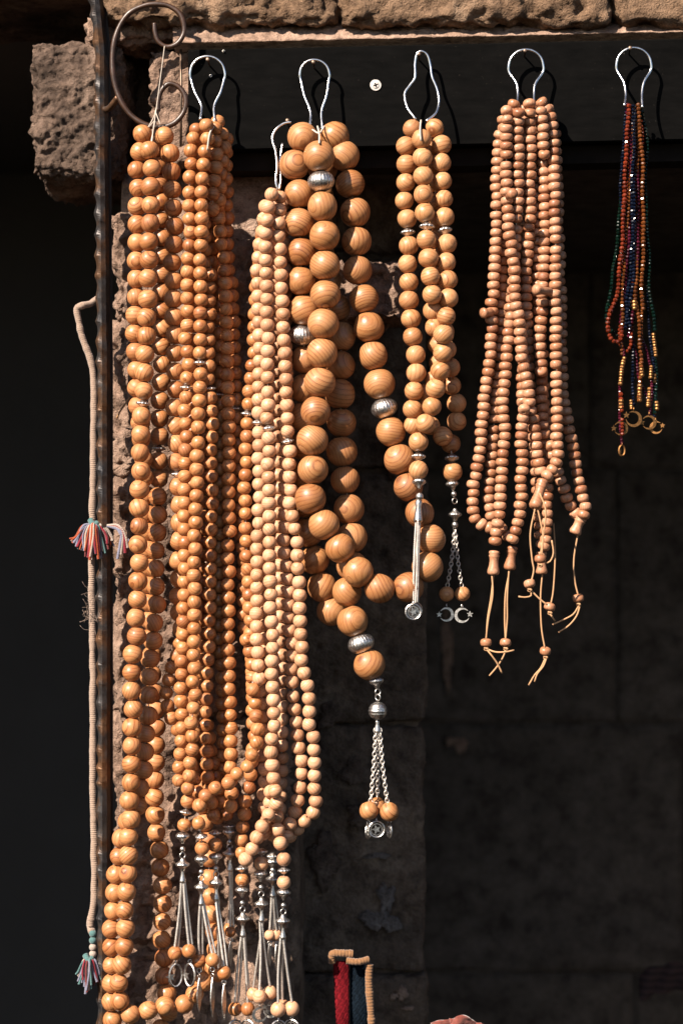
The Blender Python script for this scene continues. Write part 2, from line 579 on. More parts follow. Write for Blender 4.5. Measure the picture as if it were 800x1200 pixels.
# sloping mortar ledge on top of the board
def ledge():
    vs, fs = [], []
    nx, ny = 420, 9
    a, b = 203, 1200
    for j in range(ny + 1):
        t = j / ny
        for i in range(nx + 1):
            px = a + (b - a) * i / nx
            top = 27
            bot = 50.5 - (px - 205) * 0.0225
            if px < 205:
                bot = 50 + (205 - px) * 0.06
            py = top + (bot - top) * t
            d = 0.060 - 0.028 * t ** 0.8
            p = P(px, py, d)
            q = Vector((px * 0.001, py * 0.001, 0.3))
            p += Vector((0, -0.45, 0.8)) * (0.0035 * fb(q, 40, 5) + 0.0022 * fb(q, 150, 3)) * (0.4 + 0.6 * math.sin(math.pi * min(1, t * 1.3)) if t < 0.98 else 0.3)
            vs.append(p)
    w = nx + 1
    for j in range(ny):
        for i in range(nx):
            fs.append((j * w + i, j * w + i + 1, (j + 1) * w + i + 1, (j + 1) * w + i))
    base = len(vs)
    for i in range(nx + 1):                       # closing front lip and back
        p = vs[ny * w + i]
        vs.append(Vector((p.x, p.y + 0.05, p.z - 0.006)))
    for i in range(nx):
        fs.append((ny * w + i, ny * w + i + 1, base + i + 1, base + i))
    me = mesh_from('mortar_ledge', vs, fs, M['mortar'])
    return place('mortar_ledge', me, wall)
ledge()

# corner stone left of the board and the stone between the iron curls
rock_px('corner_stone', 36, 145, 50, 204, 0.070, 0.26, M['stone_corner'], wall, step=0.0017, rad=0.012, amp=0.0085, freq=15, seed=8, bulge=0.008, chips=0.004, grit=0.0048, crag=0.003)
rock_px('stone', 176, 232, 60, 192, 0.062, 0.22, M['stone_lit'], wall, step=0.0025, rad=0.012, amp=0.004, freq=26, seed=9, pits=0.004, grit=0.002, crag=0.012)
rock_px('stone', 100, 226, 20, 49, 0.060, 0.20, M['stone_lit'], wall, step=0.003, rad=0.01, amp=0.006, freq=30, seed=10, pits=0.006, grit=0.002, crag=0.012)
rock_px('stone', 140, 180, 52, 200, 0.20, 0.20, M['stone_dark'], wall, step=0.006, rad=0.01, amp=0.006, freq=24, seed=12)
# pier courses
G_ = dict(amp=0.0085, freq=15, pits=0.007, grit=0.0060, crag=0.013)
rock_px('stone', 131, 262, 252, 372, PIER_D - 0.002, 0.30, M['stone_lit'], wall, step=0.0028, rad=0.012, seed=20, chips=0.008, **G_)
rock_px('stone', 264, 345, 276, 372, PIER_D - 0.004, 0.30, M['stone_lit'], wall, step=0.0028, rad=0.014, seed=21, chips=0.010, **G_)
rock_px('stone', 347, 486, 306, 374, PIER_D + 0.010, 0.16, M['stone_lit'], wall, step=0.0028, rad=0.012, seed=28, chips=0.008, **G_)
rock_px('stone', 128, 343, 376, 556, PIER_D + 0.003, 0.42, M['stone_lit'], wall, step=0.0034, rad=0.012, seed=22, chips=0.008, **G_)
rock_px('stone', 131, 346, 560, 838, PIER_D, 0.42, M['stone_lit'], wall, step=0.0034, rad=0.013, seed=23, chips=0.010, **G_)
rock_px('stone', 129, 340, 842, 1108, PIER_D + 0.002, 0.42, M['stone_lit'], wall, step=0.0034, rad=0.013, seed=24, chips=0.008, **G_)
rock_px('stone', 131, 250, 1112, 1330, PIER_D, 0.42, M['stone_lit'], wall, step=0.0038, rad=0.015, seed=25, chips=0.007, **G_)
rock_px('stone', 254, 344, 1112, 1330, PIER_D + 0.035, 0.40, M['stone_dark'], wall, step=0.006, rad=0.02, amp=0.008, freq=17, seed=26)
rock_px('pier_core', 140, 330, 200, 1400, PIER_D + 0.02, 0.40, M['mortar'], wall, step=0.04, rad=0.01, amp=0.001, seed=27)
# wall set back behind the pier, in the pier's own shadow
BACK_D = 1.35
SET_D = 0.33
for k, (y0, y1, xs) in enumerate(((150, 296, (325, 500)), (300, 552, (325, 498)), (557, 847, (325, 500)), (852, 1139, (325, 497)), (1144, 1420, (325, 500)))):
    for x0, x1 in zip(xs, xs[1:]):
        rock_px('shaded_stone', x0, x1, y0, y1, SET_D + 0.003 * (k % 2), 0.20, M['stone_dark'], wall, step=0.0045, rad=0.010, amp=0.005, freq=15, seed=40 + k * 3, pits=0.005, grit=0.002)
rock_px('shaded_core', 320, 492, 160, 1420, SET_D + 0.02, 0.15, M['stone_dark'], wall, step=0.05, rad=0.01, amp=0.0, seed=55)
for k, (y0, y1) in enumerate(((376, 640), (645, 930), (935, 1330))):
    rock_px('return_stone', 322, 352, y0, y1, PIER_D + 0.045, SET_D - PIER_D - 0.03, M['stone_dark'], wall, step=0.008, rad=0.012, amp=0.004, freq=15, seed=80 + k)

# plaster remnants and flakes that still stick to the jamb
def flake(px, py, w, h, d, seed, mat=None, nrm=None, thick=0.006):
    n = 48
    u = Vector((-nrm.y, nrm.x, 0)).normalized()
    c = P(px, py, d)
    vs, fs = [c + nrm * thick], []
    for rgi, rr in enumerate((0.55, 0.9, 1.0)):
        for k in range(n):
            a = 2 * math.pi * k / n
            q = 0.75 + 0.5 * noise.noise(Vector((math.cos(a) * 1.7 + seed, math.sin(a) * 1.7, seed * 0.7)))
            q += 0.16 * noise.noise(Vector((math.cos(a) * 5 + seed, math.sin(a) * 5, 0))) + 0.2 * noise.noise(Vector((math.cos(a) * 13, math.sin(a) * 13, seed)))
            t = (thick * (0.9 + 0.5 * noise.noise(Vector((a, rr * 3, seed)))) if rgi < 2 else -0.012)
            vs.append(c + u * (w / 2 * rr * q * math.cos(a)) + Vector((0, 0, 1)) * (h / 2 * rr * q * math.sin(a)) + nrm * t)
    for k in range(n):
        k2 = (k + 1) % n
        fs.append((0, 1 + k, 1 + k2))
        for g in range(2):
            fs.append((1 + g * n + k, 1 + (g + 1) * n + k, 1 + (g + 1) * n + k2, 1 + g * n + k2))
    ctr = c
    me = mesh_from('plaster_flake', [v - ctr for v in vs], fs, mat or M['plaster'])
    return place('plaster_flake', me, wall, ctr)

for px, py, w, h, sd in ((452, 1052, 0.030, 0.055, 3), (444, 1078, 0.052, 0.036, 3.6), (458, 1083, 0.03, 0.03, 3.3), (386, 838, 0.05, 0.045, 5), (470, 540, 0.05, 0.09, 7), (425, 955, 0.06, 0.06, 9), (441, 1003, 0.05, 0.008, 12), (412, 905, 0.05, 0.05, 15), (380, 1010, 0.06, 0.09, 17)):
    flake(px, py, w, h, SET_D - 0.001, sd, mat=(M['plaster'] if int(sd) in (3, 12) else M['stone_corner']), nrm=Vector((0, -1, 0)), thick=0.004)
for px, py, w, h, sd in ((461, 1166, 0.014, 0.012, 31), (472, 1163, 0.016, 0.022, 33), (478, 1181, 0.020, 0.006, 35)):
    flake(px, py, w * 1.1, h * 1.1, SET_D - 0.001, sd, nrm=Vector((0, -1, 0)), thick=0.006, mat=M['mortar'])  # sunlit fragments on a shaded wall, brightness put into pale mortar colour
# back wall of the recess, its shade partly put into the blocks' dark colour
back = thing('back_wall', 'dark toned back wall of large stone blocks deep in shadow at right', 'wall', P(650, 1400, BACK_D))
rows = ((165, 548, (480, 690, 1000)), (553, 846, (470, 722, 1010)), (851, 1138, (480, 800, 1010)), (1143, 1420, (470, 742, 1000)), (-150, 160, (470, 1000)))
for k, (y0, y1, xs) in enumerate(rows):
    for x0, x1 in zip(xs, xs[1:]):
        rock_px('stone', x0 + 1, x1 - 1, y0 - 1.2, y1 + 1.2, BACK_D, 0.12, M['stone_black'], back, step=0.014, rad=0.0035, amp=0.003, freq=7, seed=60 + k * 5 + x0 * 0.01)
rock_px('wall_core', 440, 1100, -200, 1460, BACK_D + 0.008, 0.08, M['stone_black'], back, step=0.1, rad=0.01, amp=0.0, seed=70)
for px, py, w, h, sd in ((524, 772, 0.022, 0.13, 21), (521, 735, 0.018, 0.07, 22), (540, 874, 0.032, 0.03, 24), (527, 868, 0.02, 0.02, 26)):
    f_ = flake(px, py, w * 1.2, h * 1.2, BACK_D - 0.003, sd, mat=M['mortar'], nrm=Vector((0, -1, 0)), thick=0.004)
    f_.parent = back
    f_.location = f_.location + Vector(wall.location) - Vector(back.location)

# dark recess at left (nothing to be seen in it), with soffits and unseen side slabs added to shade both recesses
def slab(name, lo, hi, mat, parent=None):
    lo, hi = Vector(lo), Vector(hi)
    c = (lo + hi) / 2
    h = (hi - lo) / 2
    vs = [Vector((sx * h.x, sy * h.y, sz * h.z)) for sx in (-1, 1) for sy in (-1, 1) for sz in (-1, 1)]
    fs = [(0, 1, 3, 2), (4, 6, 7, 5), (0, 4, 5, 1), (2, 3, 7, 6), (0, 2, 6, 4), (1, 5, 7, 3)]
    return place(name, mesh_from(name, vs, fs, mat, False), parent, c)

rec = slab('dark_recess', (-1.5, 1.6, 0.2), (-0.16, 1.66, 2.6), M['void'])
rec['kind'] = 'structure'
part = slab('unseen_shade_slab', (-0.24, 0.45, 0.2), (-0.12, 1.6, 2.6), M['void']); part['kind'] = 'structure'  # unseen partition added to stop sun reaching the back wall
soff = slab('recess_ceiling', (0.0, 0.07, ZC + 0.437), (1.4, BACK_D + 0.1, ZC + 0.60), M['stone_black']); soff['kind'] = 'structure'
sideL = slab('unseen_shade_slab', (-1.3, 0.1, 0.2), (-0.86, 1.6, 2.6), M['void']); sideL['kind'] = 'structure'  # unseen slab added to keep sun out of the left recess
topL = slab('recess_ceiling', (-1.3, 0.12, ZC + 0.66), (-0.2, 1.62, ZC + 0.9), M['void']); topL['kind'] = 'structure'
sideR = slab('unseen_shade_slab', (1.1, 0.1, 0.2), (1.4, BACK_D + 0.1, 2.1), M['stone_black']); sideR['kind'] = 'structure'

# ------------------------------------------------------------------ board
BOARD_D = 0.036
board = thing('mounting_board', 'long black painted board screwed under the lintel stones, carrying the hooks', 'board', P(640, 165, BOARD_D + 0.01))
def board_mesh():
    def yt(px): return 50.5 - (px - 205) * 0.0225
    def yb(px): return 171 - (px - 205) * 0.0225
    vs, fs = [], []
    n = 60
    prof = []
    x0, x1 = 218, 1180
    ring = []
    for i in range(n + 1):
        px = x0 + (x1 - x0) * i / n
        w = 0.0012 * noise.noise(Vector((px * 0.02, 0, 0)))
        t, b_ = yt(px), yb(px)
        d0, d1 = BOARD_D + w, BOARD_D + 0.024
        for py, d in ((t + 1.5, d0), (b_ - 1.5, d0), (b_, d0 + 0.0015), (b_, d1), (t, d1), (t, d0 + 0.0015)):
            vs.append(P(px, py, 0) + Vector((0, d, 0)))
    m = 6
    for i in range(n):
        for k in range(m):
            k2 = (k + 1) % m
            fs.append((i * m + k, i * m + k2, (i + 1) * m + k2, (i + 1) * m + k))
    fs.append(tuple(range(m))); fs.append(tuple(n * m + k for k in range(m)))
    c = P(640, 110, BOARD_D)
    return mesh_from('panel', [v - c for v in vs], fs, M['board'], False), c
me, c = board_mesh()
place('panel', me, board, c)
# lower batten set back behind the board's foot
bat = plain_mat('stained_batten', (0.014, 0.010, 0.008), 0.8, 0.5, 60, 0.3, 0.001, 0.1)
vs = []
for px in (221, 1180):
    b_ = 171 - (px - 205) * 0.0225
    for py, d in ((b_ - 6, 0.0605), (b_ + 21, 0.0605), (b_ + 21, 0.11), (b_ - 6, 0.11)):
        vs.append(P(px, py, 0) + Vector((0, d, 0)))
place('batten', mesh_from('batten', vs, [(0, 1, 5, 4), (1, 2, 6, 5), (2, 3, 7, 6), (3, 0, 4, 7), (0, 3, 2, 1), (4, 5, 6, 7)], bat, False), board)
# rusty strip of metal at the board's left end
mb = MB()
mb.add(tube_data([P(212, 58, 0.05), P(212.5, 110, 0.05), P(212, 172, 0.052)], 0.0016, 6))
mb.build('end_strip', M['nail'], board)


def nail(px, py, d=None, mat=None):
    c = P(px, py, 0)
    mb = MB()
    pr = [(0.0001, -0.014), (0.0016, -0.014), (0.0026, -0.0132), (0.0026, -0.0122), (0.0011, -0.0115), (0.0010, 0.008)]
    v, f = lathe_data(pr, 10)
    q = Quaternion((1, 0, 0), -math.radians(90))
    q = Vector((0, 0, 1)).rotation_difference(Vector((0.05, 1, -0.18)).normalized())
    place('nail', mesh_from('nail', v, f, mat or M['nail']), board, (c.x, BOARD_D - 0.006, c.z), q)

for x, y in ((243, 68), (367.5, 71), (492, 61.5), (617, 57.5), (741, 54.5), (337, 140)):
    nail(x, y)
# washer-headed cross screw
def screw(px, py, r):
    c = P(px, py, BOARD_D)
    q = Vector((0, 0, 1)).rotation_difference(Vector((0, -1, 0)))
    pr = [(r, -0.001), (r, 0.0006), (r * 0.95, 0.0009), (r * 0.60, 0.0010), (r * 0.57, 0.0016), (r * 0.52, 0.0018), (0.0001, 0.0018)]
    v, f = lathe_data(pr, 20)
    s = place('screw', mesh_from('screw', v, f, M['chain'], False), board, (c.x, BOARD_D - 0.0004, c.z), q)
    mb = MB()
    for a in (0.35, 0.35 + math.pi / 2):
        u = Vector((math.cos(a), 0, math.sin(a)))
        mb.add(tube_data([c + u * (-r * 0.42) + Vector((0, -0.0019, 0)), c + u * (r * 0.42) + Vector((0, -0.0019, 0))], 0.0009, 6))
    v0 = [p for p in mb.v]
    ctr = Vector((c.x, BOARD_D - 0.0004, c.z))
    o = bpy.data.objects.new('cross_slot', mesh_from('cross_slot', [p for p in mb.v], mb.f, bat))
    COL.objects.link(o)
    o.parent = s
    o.matrix_parent_inverse = (Matrix.Translation(ctr) @ q.to_matrix().to_4x4()).inverted()
screw(440, 100, 0.0068)
screw(247, 89, 0.0018)
screw(262, 60, 0.0015)

# ------------------------------------------------------------------ wire hooks
def hook(pts, label, r=0.0016, group='wire hooks nailed to the board'):
    w = [P(x, y, d) for x, y, d in pts]
    c = catmull(w, 0.003)
    h = bpy.data.objects.new('wire_hook', None)
    base = w[0]
    v, f = tube_data([p - base for p in c], r, 9)
    o = place('wire_hook', mesh_from('wire_hook', v, f, M['steel']), None, base)
    o['label'] = label; o['category'] = 'hook'; o['group'] = group
    return o

def pear(cx, top, r, neck_y, half_neck, bot, hb, tilt=0.0, d0=0.018, d1=-0.006):
    """round loop on top, two legs that run down to the beads"""
    pts = []
    cy = top + r
    L = []
    for k in range(9):                    # left side from bottom to top
        pass
    pts = [(cx - hb - 1, bot, d1), (cx - hb + 0.5, (bot + neck_y) / 2, (d0 + d1) / 2), (cx - half_neck, neck_y, d0 - 0.006)]
    for a in (200, 180, 150, 120, 90, 60, 30, 0, -20):
        t = math.radians(a)
        pts.append((cx + r * math.cos(t), cy - r * math.sin(t), d0))
    pts += [(cx + half_neck, neck_y, d0 - 0.006), (cx + hb - 0.5, (bot + neck_y) / 2, (d0 + d1) / 2), (cx + hb, bot + 2, d1)]
    return [(x + tilt * (y - top), y, d) for x, y, d in pts]

hook(pear(243, 66, 20.5, 108, 15, 140, 8, 0.01), 'pear shaped wire hook carrying the dense honey bead bundle')
hook(pear(368, 70, 17.5, 112, 13, 150, 7, 0.035), 'wire hook on the board above the largest wooden beads')
hook([(487, 140, -.004), (477, 126, .002), (474, 110, .01), (480, 100, .014), (486, 91, .016), (486, 75, .018), (488, 64, .018), (493, 60, .018), (500, 64, .018), (504, 76, .018), (506, 90, .016), (512, 105, .014), (514, 120, .01), (510, 133, .002), (499, 142, -.004)],
     'upside down pear shaped wire hook beside the washer screw')
hook(pear(616, 58, 20.5, 98, 11, 125, 10, -0.005), 'wire hook holding the bundle of small flattened tan beads')
hook(pear(742, 56, 20.5, 96, 12, 124, 10, 0.0), 'wire hook at far right holding the coloured glass bracelets')
hook([(341, 143, .012), (332, 145, .012), (323, 152, .010), (319, 163, .008), (323, 178, .004), (324.5, 196, .0), (323, 212, -.004), (326, 222, -.004), (329, 212, .0), (328, 190, .008), (331, 168, .014)],
     'half hidden wire hook left of the largest beads, carrying pale beads')

# ------------------------------------------------------------------ iron bar with scroll
IRON_D = 0.040
iron = thing('iron_grille_bar', 'hammered wrought iron bar with a curled scroll along the left edge of the beads', 'iron bar', P(121, 1230, IRON_D))
def bar():
    vs, fs = [], []
    n = 520
    ns = 8
    for i in range(n + 1):
        py = -40 + 1290 * i / n
        cx = 118.0 + 3.0 * min(1, max(0, (py - 150) / 300)) - (max(0, 60 - py) * 0.10)
        c = P(cx, py, IRON_D)
        ph = py / 25.0 + 0.55 * noise.noise(Vector((py * 0.02, 1, 0)))
        sc = abs(math.sin(ph * math.pi))              # scallops left by the hammer
        sc2 = abs(math.sin((ph * 0.83 + 0.4) * math.pi))
        w = 0.0076 + 0.0010 * noise.noise(Vector((py * 0.03, 3, 0)))
        #        right   back-right  back   back-left  left    front-left front   front-right
        rad_ = [1.12, 0.95, 1.1, 0.95, 1.18, 1.02, 1.22, 1.0]
        for k in range(ns):
            a = math.pi / 4 * k
            r = w * rad_[k]
            if k == 4: r -= 0.0030 * sc
            if k == 5: r -= 0.0026 * sc
            if k == 6: r -= 0.0020 * sc2
            if k == 7: r -= 0.0006 * sc2
            r += 0.0005 * noise.noise(Vector((py * 0.11, k * 3.1, 5)))
            vs.append(c + Vector((math.cos(a) * r, math.sin(a) * r, 0)))
    for i in range(n):
        for k in range(ns):
            k2 = (k + 1) % ns
            fs.append((i * ns + k, i * ns + k2, (i + 1) * ns + k2, (i + 1) * ns + k))
    fs.append(tuple(range(ns))); fs.append(tuple(n * ns + k for k in range(ns)))
    c0 = P(121, 600, IRON_D)
    return place('bar', mesh_from('bar', [v - c0 for v in vs], fs, M['iron'], False), iron, c0)
bar()
# flat strap behind the bar's right edge
def strap():
    vs, fs = [], []
    n = 120
    for i in range(n + 1):
        py = -40 + 1290 * i / n
        cx = 126.5 + 2.6 * min(1, max(0, (py - 150) / 300)) - (max(0, 60 - py) * 0.10)
        wv_ = 0.5 * noise.noise(Vector((py * 0.02, 8, 0)))
        for x_, d_ in ((-4, 0.0), (0.4 + wv_, 0.0), (1.0, 0.004), (3.6 + wv_, 0.004), (3.6, 0.016), (-4, 0.016)):
            vs.append(P(cx + x_, py, IRON_D + 0.006 + d_))
    for i in range(n):
        for k in range(6):
            k2 = (k + 1) % 6
            fs.append((i * 6 + k, i * 6 + k2, (i + 1) * 6 + k2, (i + 1) * 6 + k))
    fs.append(tuple(range(6))); fs.append(tuple(n * 6 + k for k in range(6)))
    c0 = P(127, 600, IRON_D)
    place('strap', mesh_from('strap', [v - c0 for v in vs], fs, M['iron_rust'], False), iron, c0)
strap()
sc_pts = [(181, 27), (182, 38), (186, 49), (197, 55), (209, 50), (216, 36), (212, 18), (200, 8), (186, 5), (168, 7), (150, 17), (138, 36), (132.5, 60), (133, 88), (139, 112), (150, 131), (166, 144), (186, 149), (203, 145), (215, 132), (218, 116), (211, 103), (199, 98), (190, 105), (186, 117), (185, 130)]
cp = catmull([P(x, y, 0.012) for x, y in sc_pts], 0.002)
nn = len(cp)
rr = [0.0032 * (0.8 + 0.2 * min(1, min(i, nn - i) / 30)) * (1 + 0.07 * math.sin(i * 0.33) + 0.05 * noise.noise(Vector((i * .05, 0, 0)))) for i in range(nn)]
MB().add(tube_data(cp, rr, 8)).build('scroll', M['iron_scroll'], iron)
MB().add(tube_data(catmull([P(120, 128, 0.040), P(128, 127, 0.030), P(139, 114, 0.013)], 0.002), 0.004, 8)).build('scroll_rivet', M['iron'], iron)

# ------------------------------------------------------------------ beads: data
def bead_profile(D, L, hole=0.0013, exp=2.0, n=13):
    R, h = D / 2, L / 2
    pr = []
    if exp == 2.0 and h < R:
        a1 = math.acos(min(1, h / R)) if h < R else 0
        rh = math.sqrt(max(0, R * R - h * h))
        zt = h
        hole = min(hole, rh * 0.7)
        a0 = math.asin(max(-1, min(1, zt / R)))
        pr.append((hole * 0.8, -zt + 0.0018)); pr.append((hole, -zt + 0.0004))
        for i in range(n):
            a = -a0 + 2 * a0 * i / (n - 1)
            pr.append((R * math.cos(a), R * math.sin(a)))
        pr.append((hole, zt - 0.0004)); pr.append((hole * 0.8, zt - 0.0018))
    else:
        pr.append((hole, -h + 0.0012))
        for i in range(n):
            t = -1 + 2 * i / (n - 1)
            s = math.sin(t * math.pi / 2)
            z = h * (abs(s) ** 0.9) * (1 if s >= 0 else -1)
            r = hole + (R - hole) * max(0.0, 1 - abs(s) ** 2.6) ** (1 / 2.2)
            pr.append((r, z))
        pr.append((hole, h - 0.0012))
    return pr

_mesh_cache = {}
def bead_mesh(D, L, mat, exp=2.0, seg=20, variant=0):
    key = (round(D, 5), round(L, 5), mat.name, exp, variant)
    if key not in _mesh_cache:
        pr = bead_profile(D, L, exp=exp)
        v, f = lathe_data(pr, seg)
        rr_ = random.Random(variant + 5)
        ox = rr_.uniform(0, 50)
        v2 = []
        for p in v:
            p = Vector(p)
            k = 1 + 0.045 * noise.noise(p / D * 1.9 + Vector((ox, 0, 0)))
            v2.append(Vector((p.x * k, p.y * k, p.z)))
        _mesh_cache[key] = mesh_from('bead', v2, f, mat)
    return _mesh_cache[key]


def divider_mesh(D, L):
    key = ('div', round(D, 5), round(L, 5))
    if key not in _mesh_cache:
        R, h = D / 2, L / 2
        pr = [(R * 0.30, -h), (R * 0.42, -h * 0.92), (R * 0.50, -h * 0.70), (R * 0.92, -h * 0.28), (R, -h * 0.12), (R, h * 0.12), (R * 0.92, h * 0.28), (R * 0.50, h * 0.70), (R * 0.42, h * 0.92), (R * 0.30, h)]
        v, f = lathe_data(pr, 48, 12, 0.09, (0.25, 0.75))
        _mesh_cache[key] = mesh_from('divider', v, f, M['silver'])
    return _mesh_cache[key]


def big_divider_mesh(D, L):
    key = ('bigdiv', D, L)
    if key not in _mesh_cache:
        R, h = D / 2, L / 2
        pr = [(R * 0.2, -h)] + [(R * (0.20 + 0.80 * math.cos(a) ** 1.25), h * math.sin(a) * 1.0) for a in [math.radians(x) for x in (-80, -62, -45, -28, -12, 0, 12, 28, 45, 62, 80)]] + [(R * 0.2, h)]
        v, f = lathe_data(pr, 96, 24, 0.022, (0.1, 0.9))
        _mesh_cache[key] = mesh_from('divider', v, f, M['silver'])
    return _mesh_cache[key]


ITEMS = []      # every bead and divider on a cord
CORDS = []      # (root, [item indices], leading points)

def strand(root, pts, spec, dividers=(), tail=False, lead=None):
    """walk a path of picture points (x, y, depth) and string beads on it"""
    d = pts[0][2] if len(pts[0]) > 2 else 0.0
    w = []
    for p in pts:
        if len(p) > 2:
            d = p[2]
        w.append((p[0], p[1], d))
    # depth given only at some points: interpolate linearly between the given ones
    gi = [i for i, p in enumerate(pts) if len(p) > 2] or [0]
    ds = []
    for i in range(len(pts)):
        a = max([g for g in gi if g <= i], default=gi[0]); b = min([g for g in gi if g >= i], default=gi[-1])
        da = pts[a][2] if len(pts[a]) > 2 else 0.0
        db = pts[b][2] if len(pts[b]) > 2 else 0.0
        ds.append(da if a == b else da + (db - da) * (i - a) / (b - a))
    path = catmull([P(p[0], p[1], dd) for p, dd in zip(pts, ds)], 0.002)
    cum = [0.0]
    for a, b in zip(path, path[1:]):
        cum.append(cum[-1] + (b - a).length)
    total = cum[-1]
    divpos = []
    for dv in dividers:
        q = P(dv[0], dv[1], 0)
        best = min(range(len(path)), key=lambda i: (path[i].x - q.x) ** 2 + (path[i].z - q.z) ** 2)
        divpos.append(cum[best])
    divpos.sort()
    idxs = []

    def at(s):
        s = max(0, min(total, s))
        i = int(np.searchsorted(cum, s))
        i = max(1, min(i, len(path) - 1))
        t = (s - cum[i - 1]) / max(1e-9, cum[i] - cum[i - 1])
        return path[i - 1].lerp(path[i], t)

    s = 0.0
    sid = len(CORDS)
    prevL = None
    while s <= total + spec['L'] * 0.3:
        if divpos and s >= divpos[0] - spec['L'] * 0.5:
            divpos.pop(0)
            kind, L, R = 'divider', spec['divL'], spec['divD'] / 2
        else:
            kind, L, R = 'bead', spec['L'], spec['D'] / 2
        if prevL is not None:
            s += L / 2
        if s > total + spec['L'] * 0.3:
            break
        ITEMS.append(dict(root=root, kind=kind, p=at(s) + Vector((RND.gauss(0, .0006), 0, 0)), R=R, L=L, sid=sid, spec=spec))
        idxs.append(len(ITEMS) - 1)
        s += L / 2
        if not spec.get('big') and RND.random() < 0.05:
            s += RND.uniform(0.0006, 0.0030)
        prevL = L
    CORDS.append((root, idxs, lead))
    return idxs


def tail(root, items, spec):
    """explicit last beads above a tassel: ('bead'|'divider', x, y, depth)"""
    sid = len(CORDS)
    idxs = []
    for k, x, y, d in items:
        ITEMS.append(dict(root=root, kind=k, p=P(x, y, d), R=(spec['D'] if k == 'bead' else spec['divD']) / 2, L=spec['L'] if k == 'bead' else spec['divL'], sid=sid, spec=spec))
        idxs.append(len(ITEMS) - 1)
    CORDS.append((root, idxs, None))
    return idxs


def px(v): return v / 1000.0

SA = dict(D=px(23.0), L=px(21.3), mat=M['wood_a'], divD=px(15), divL=px(8), exp=2.0)
SB = dict(D=px(17.0), L=px(15.4), mat=M['wood_b'], divD=px(14), divL=px(7), exp=2.0)
SC = dict(D=px(17.0), L=px(15.2), mat=M['wood_c'], divD=px(14), divL=px(8), exp=2.0)
SD = dict(D=px(36.5), L=px(34.0), mat=M['wood_d'], divD=px(31), divL=px(24), exp=2.0, big=True)
SE = dict(D=px(23.3), L=px(21.4), mat=M['wood_e'], divD=px(16), divL=px(10), exp=2.0)
SF = dict(D=px(15.2), L=px(10.2), mat=M['wood_f'], divD=px(12), divL=px(8), exp=3.0)

G1 = 'amber olive wood prayer beads hung on the iron scroll'
a1 = thing('prayer_beads', 'long amber wooden prayer beads nearest the iron bar, looping along the bottom edge', 'prayer beads', P(184, 100, 0.03), G1)
a2 = thing('prayer_beads', 'long amber wooden prayer beads hanging behind the front strand beside the iron bar', 'prayer beads', P(182, 102, 0.035), G1)
strand(a1, [(176, 176, -.022), (178, 200), (177, 240), (177, 264), (175, 285), (173, 327), (172, 371), (170, 412), (168.6, 455), (166.5, 489), (165, 531), (163.5, 576), (163, 619), (163, 661), (162, 683), (161, 726), (160, 747, -.022), (156, 770), (155, 811), (155, 855), (153, 920), (152, 941), (154, 962), (151, 984), (150, 1027), (147, 1070), (145, 1113), (140, 1150), (139, 1168, -.018), (147, 1185, -.02), (161, 1189, -.018), (177, 1183), (197, 1178.5), (217, 1176, .0), (231, 1161, .02), (243, 1144, .035), (251, 1124, .045), (254, 1104), (249, 1082), (246, 1050), (245, 1010), (240, 960, .05), (228, 880), (218, 800), (212, 740, .04), (210, 703, .025), (210, 660, .015), (211, 637), (210, 593), (208.5, 574), (208.5, 518), (205.5, 496), (206, 452), (205.5, 411), (203.4, 368), (204, 325), (203, 304), (204.5, 261), (202.6, 240), (201.5, 198), (198.5, 175, .0), (190.6, 154.5, .0)],
       SA, [(167, 472), (209, 556)], lead=[P(182, 142, .0)])
strand(a2, [(167, 157, .0), (162, 194), (162, 216), (160.6, 257), (160.5, 300), (159, 365), (160, 429), (162, 472, .0), (166, 520, .02), (172, 600), (175, 700), (178, 780, .045), (184, 845), (184, 868), (182, 890), (181, 912), (183, 955), (186.6, 998, .06), (191, 1041), (190.6, 1083), (190, 1105), (193, 1146), (197, 1172, .04), (194, 1194), (178, 1216, .03), (150, 1222, .01), (134, 1203, .0), (131, 1180, .0), (131, 1160, .0), (131, 1139), (131, 1096), (134, 1055), (138, 1012), (145, 972, .0), (160, 947), (164, 929), (169, 889), (175, 824), (176, 781), (181, 737, .01), (183, 695), (182, 652), (186, 610), (186, 567), (187, 490, .03), (189, 448), (190, 404), (190, 350), (190, 300), (188, 240), (184, 190), (181, 168, .02)],
       SA, [(186, 530)], lead=[P(181, 142, .005)])

G2 = 'honey coloured prayer beads on the first board hook'
def pb(label, loc, g): return thing('prayer_beads', label, 'prayer beads', loc, g)
b1 = pb('honey wooden prayer beads at the left front of the dense bundle, leftmost silver tassel', P(241, 140, -.005), G2)
strand(b1, [(241, 147, -.022), (242.7, 164), (238.6, 184), (237.5, 225), (236.7, 256), (235.6, 287), (235, 330), (235, 409), (235, 437), (232.5, 482), (232, 530), (230, 589), (228.6, 635), (228, 680), (228, 742), (227.4, 772), (228, 802), (226, 848), (225, 879), (223, 894), (222, 910), (221, 924)], SB, [(234, 422)], lead=[P(249, 142, -.006)])
strand(b1, [(227, 162, -.01), (223, 175), (224.5, 195), (223, 214), (222, 244), (222, 275), (220.5, 320), (220, 352), (220, 382), (218, 397), (220, 428), (218, 472), (218, 503), (217.5, 548), (216, 609), (217, 640), (216, 700), (214.5, 760), (212, 790), (213, 821), (213, 851), (212, 880), (210, 909), (212, 922)], SB, [(218.5, 457)])
t_b1 = tail(b1, [('bead', 220, 939, -.018), ('divider', 217.5, 952, -.018), ('bead', 216, 967, -.018)], SB)
b2 = pb('honey wooden prayer beads crossing to the left at the foot of the dense bundle', P(246, 140, .0), G2)
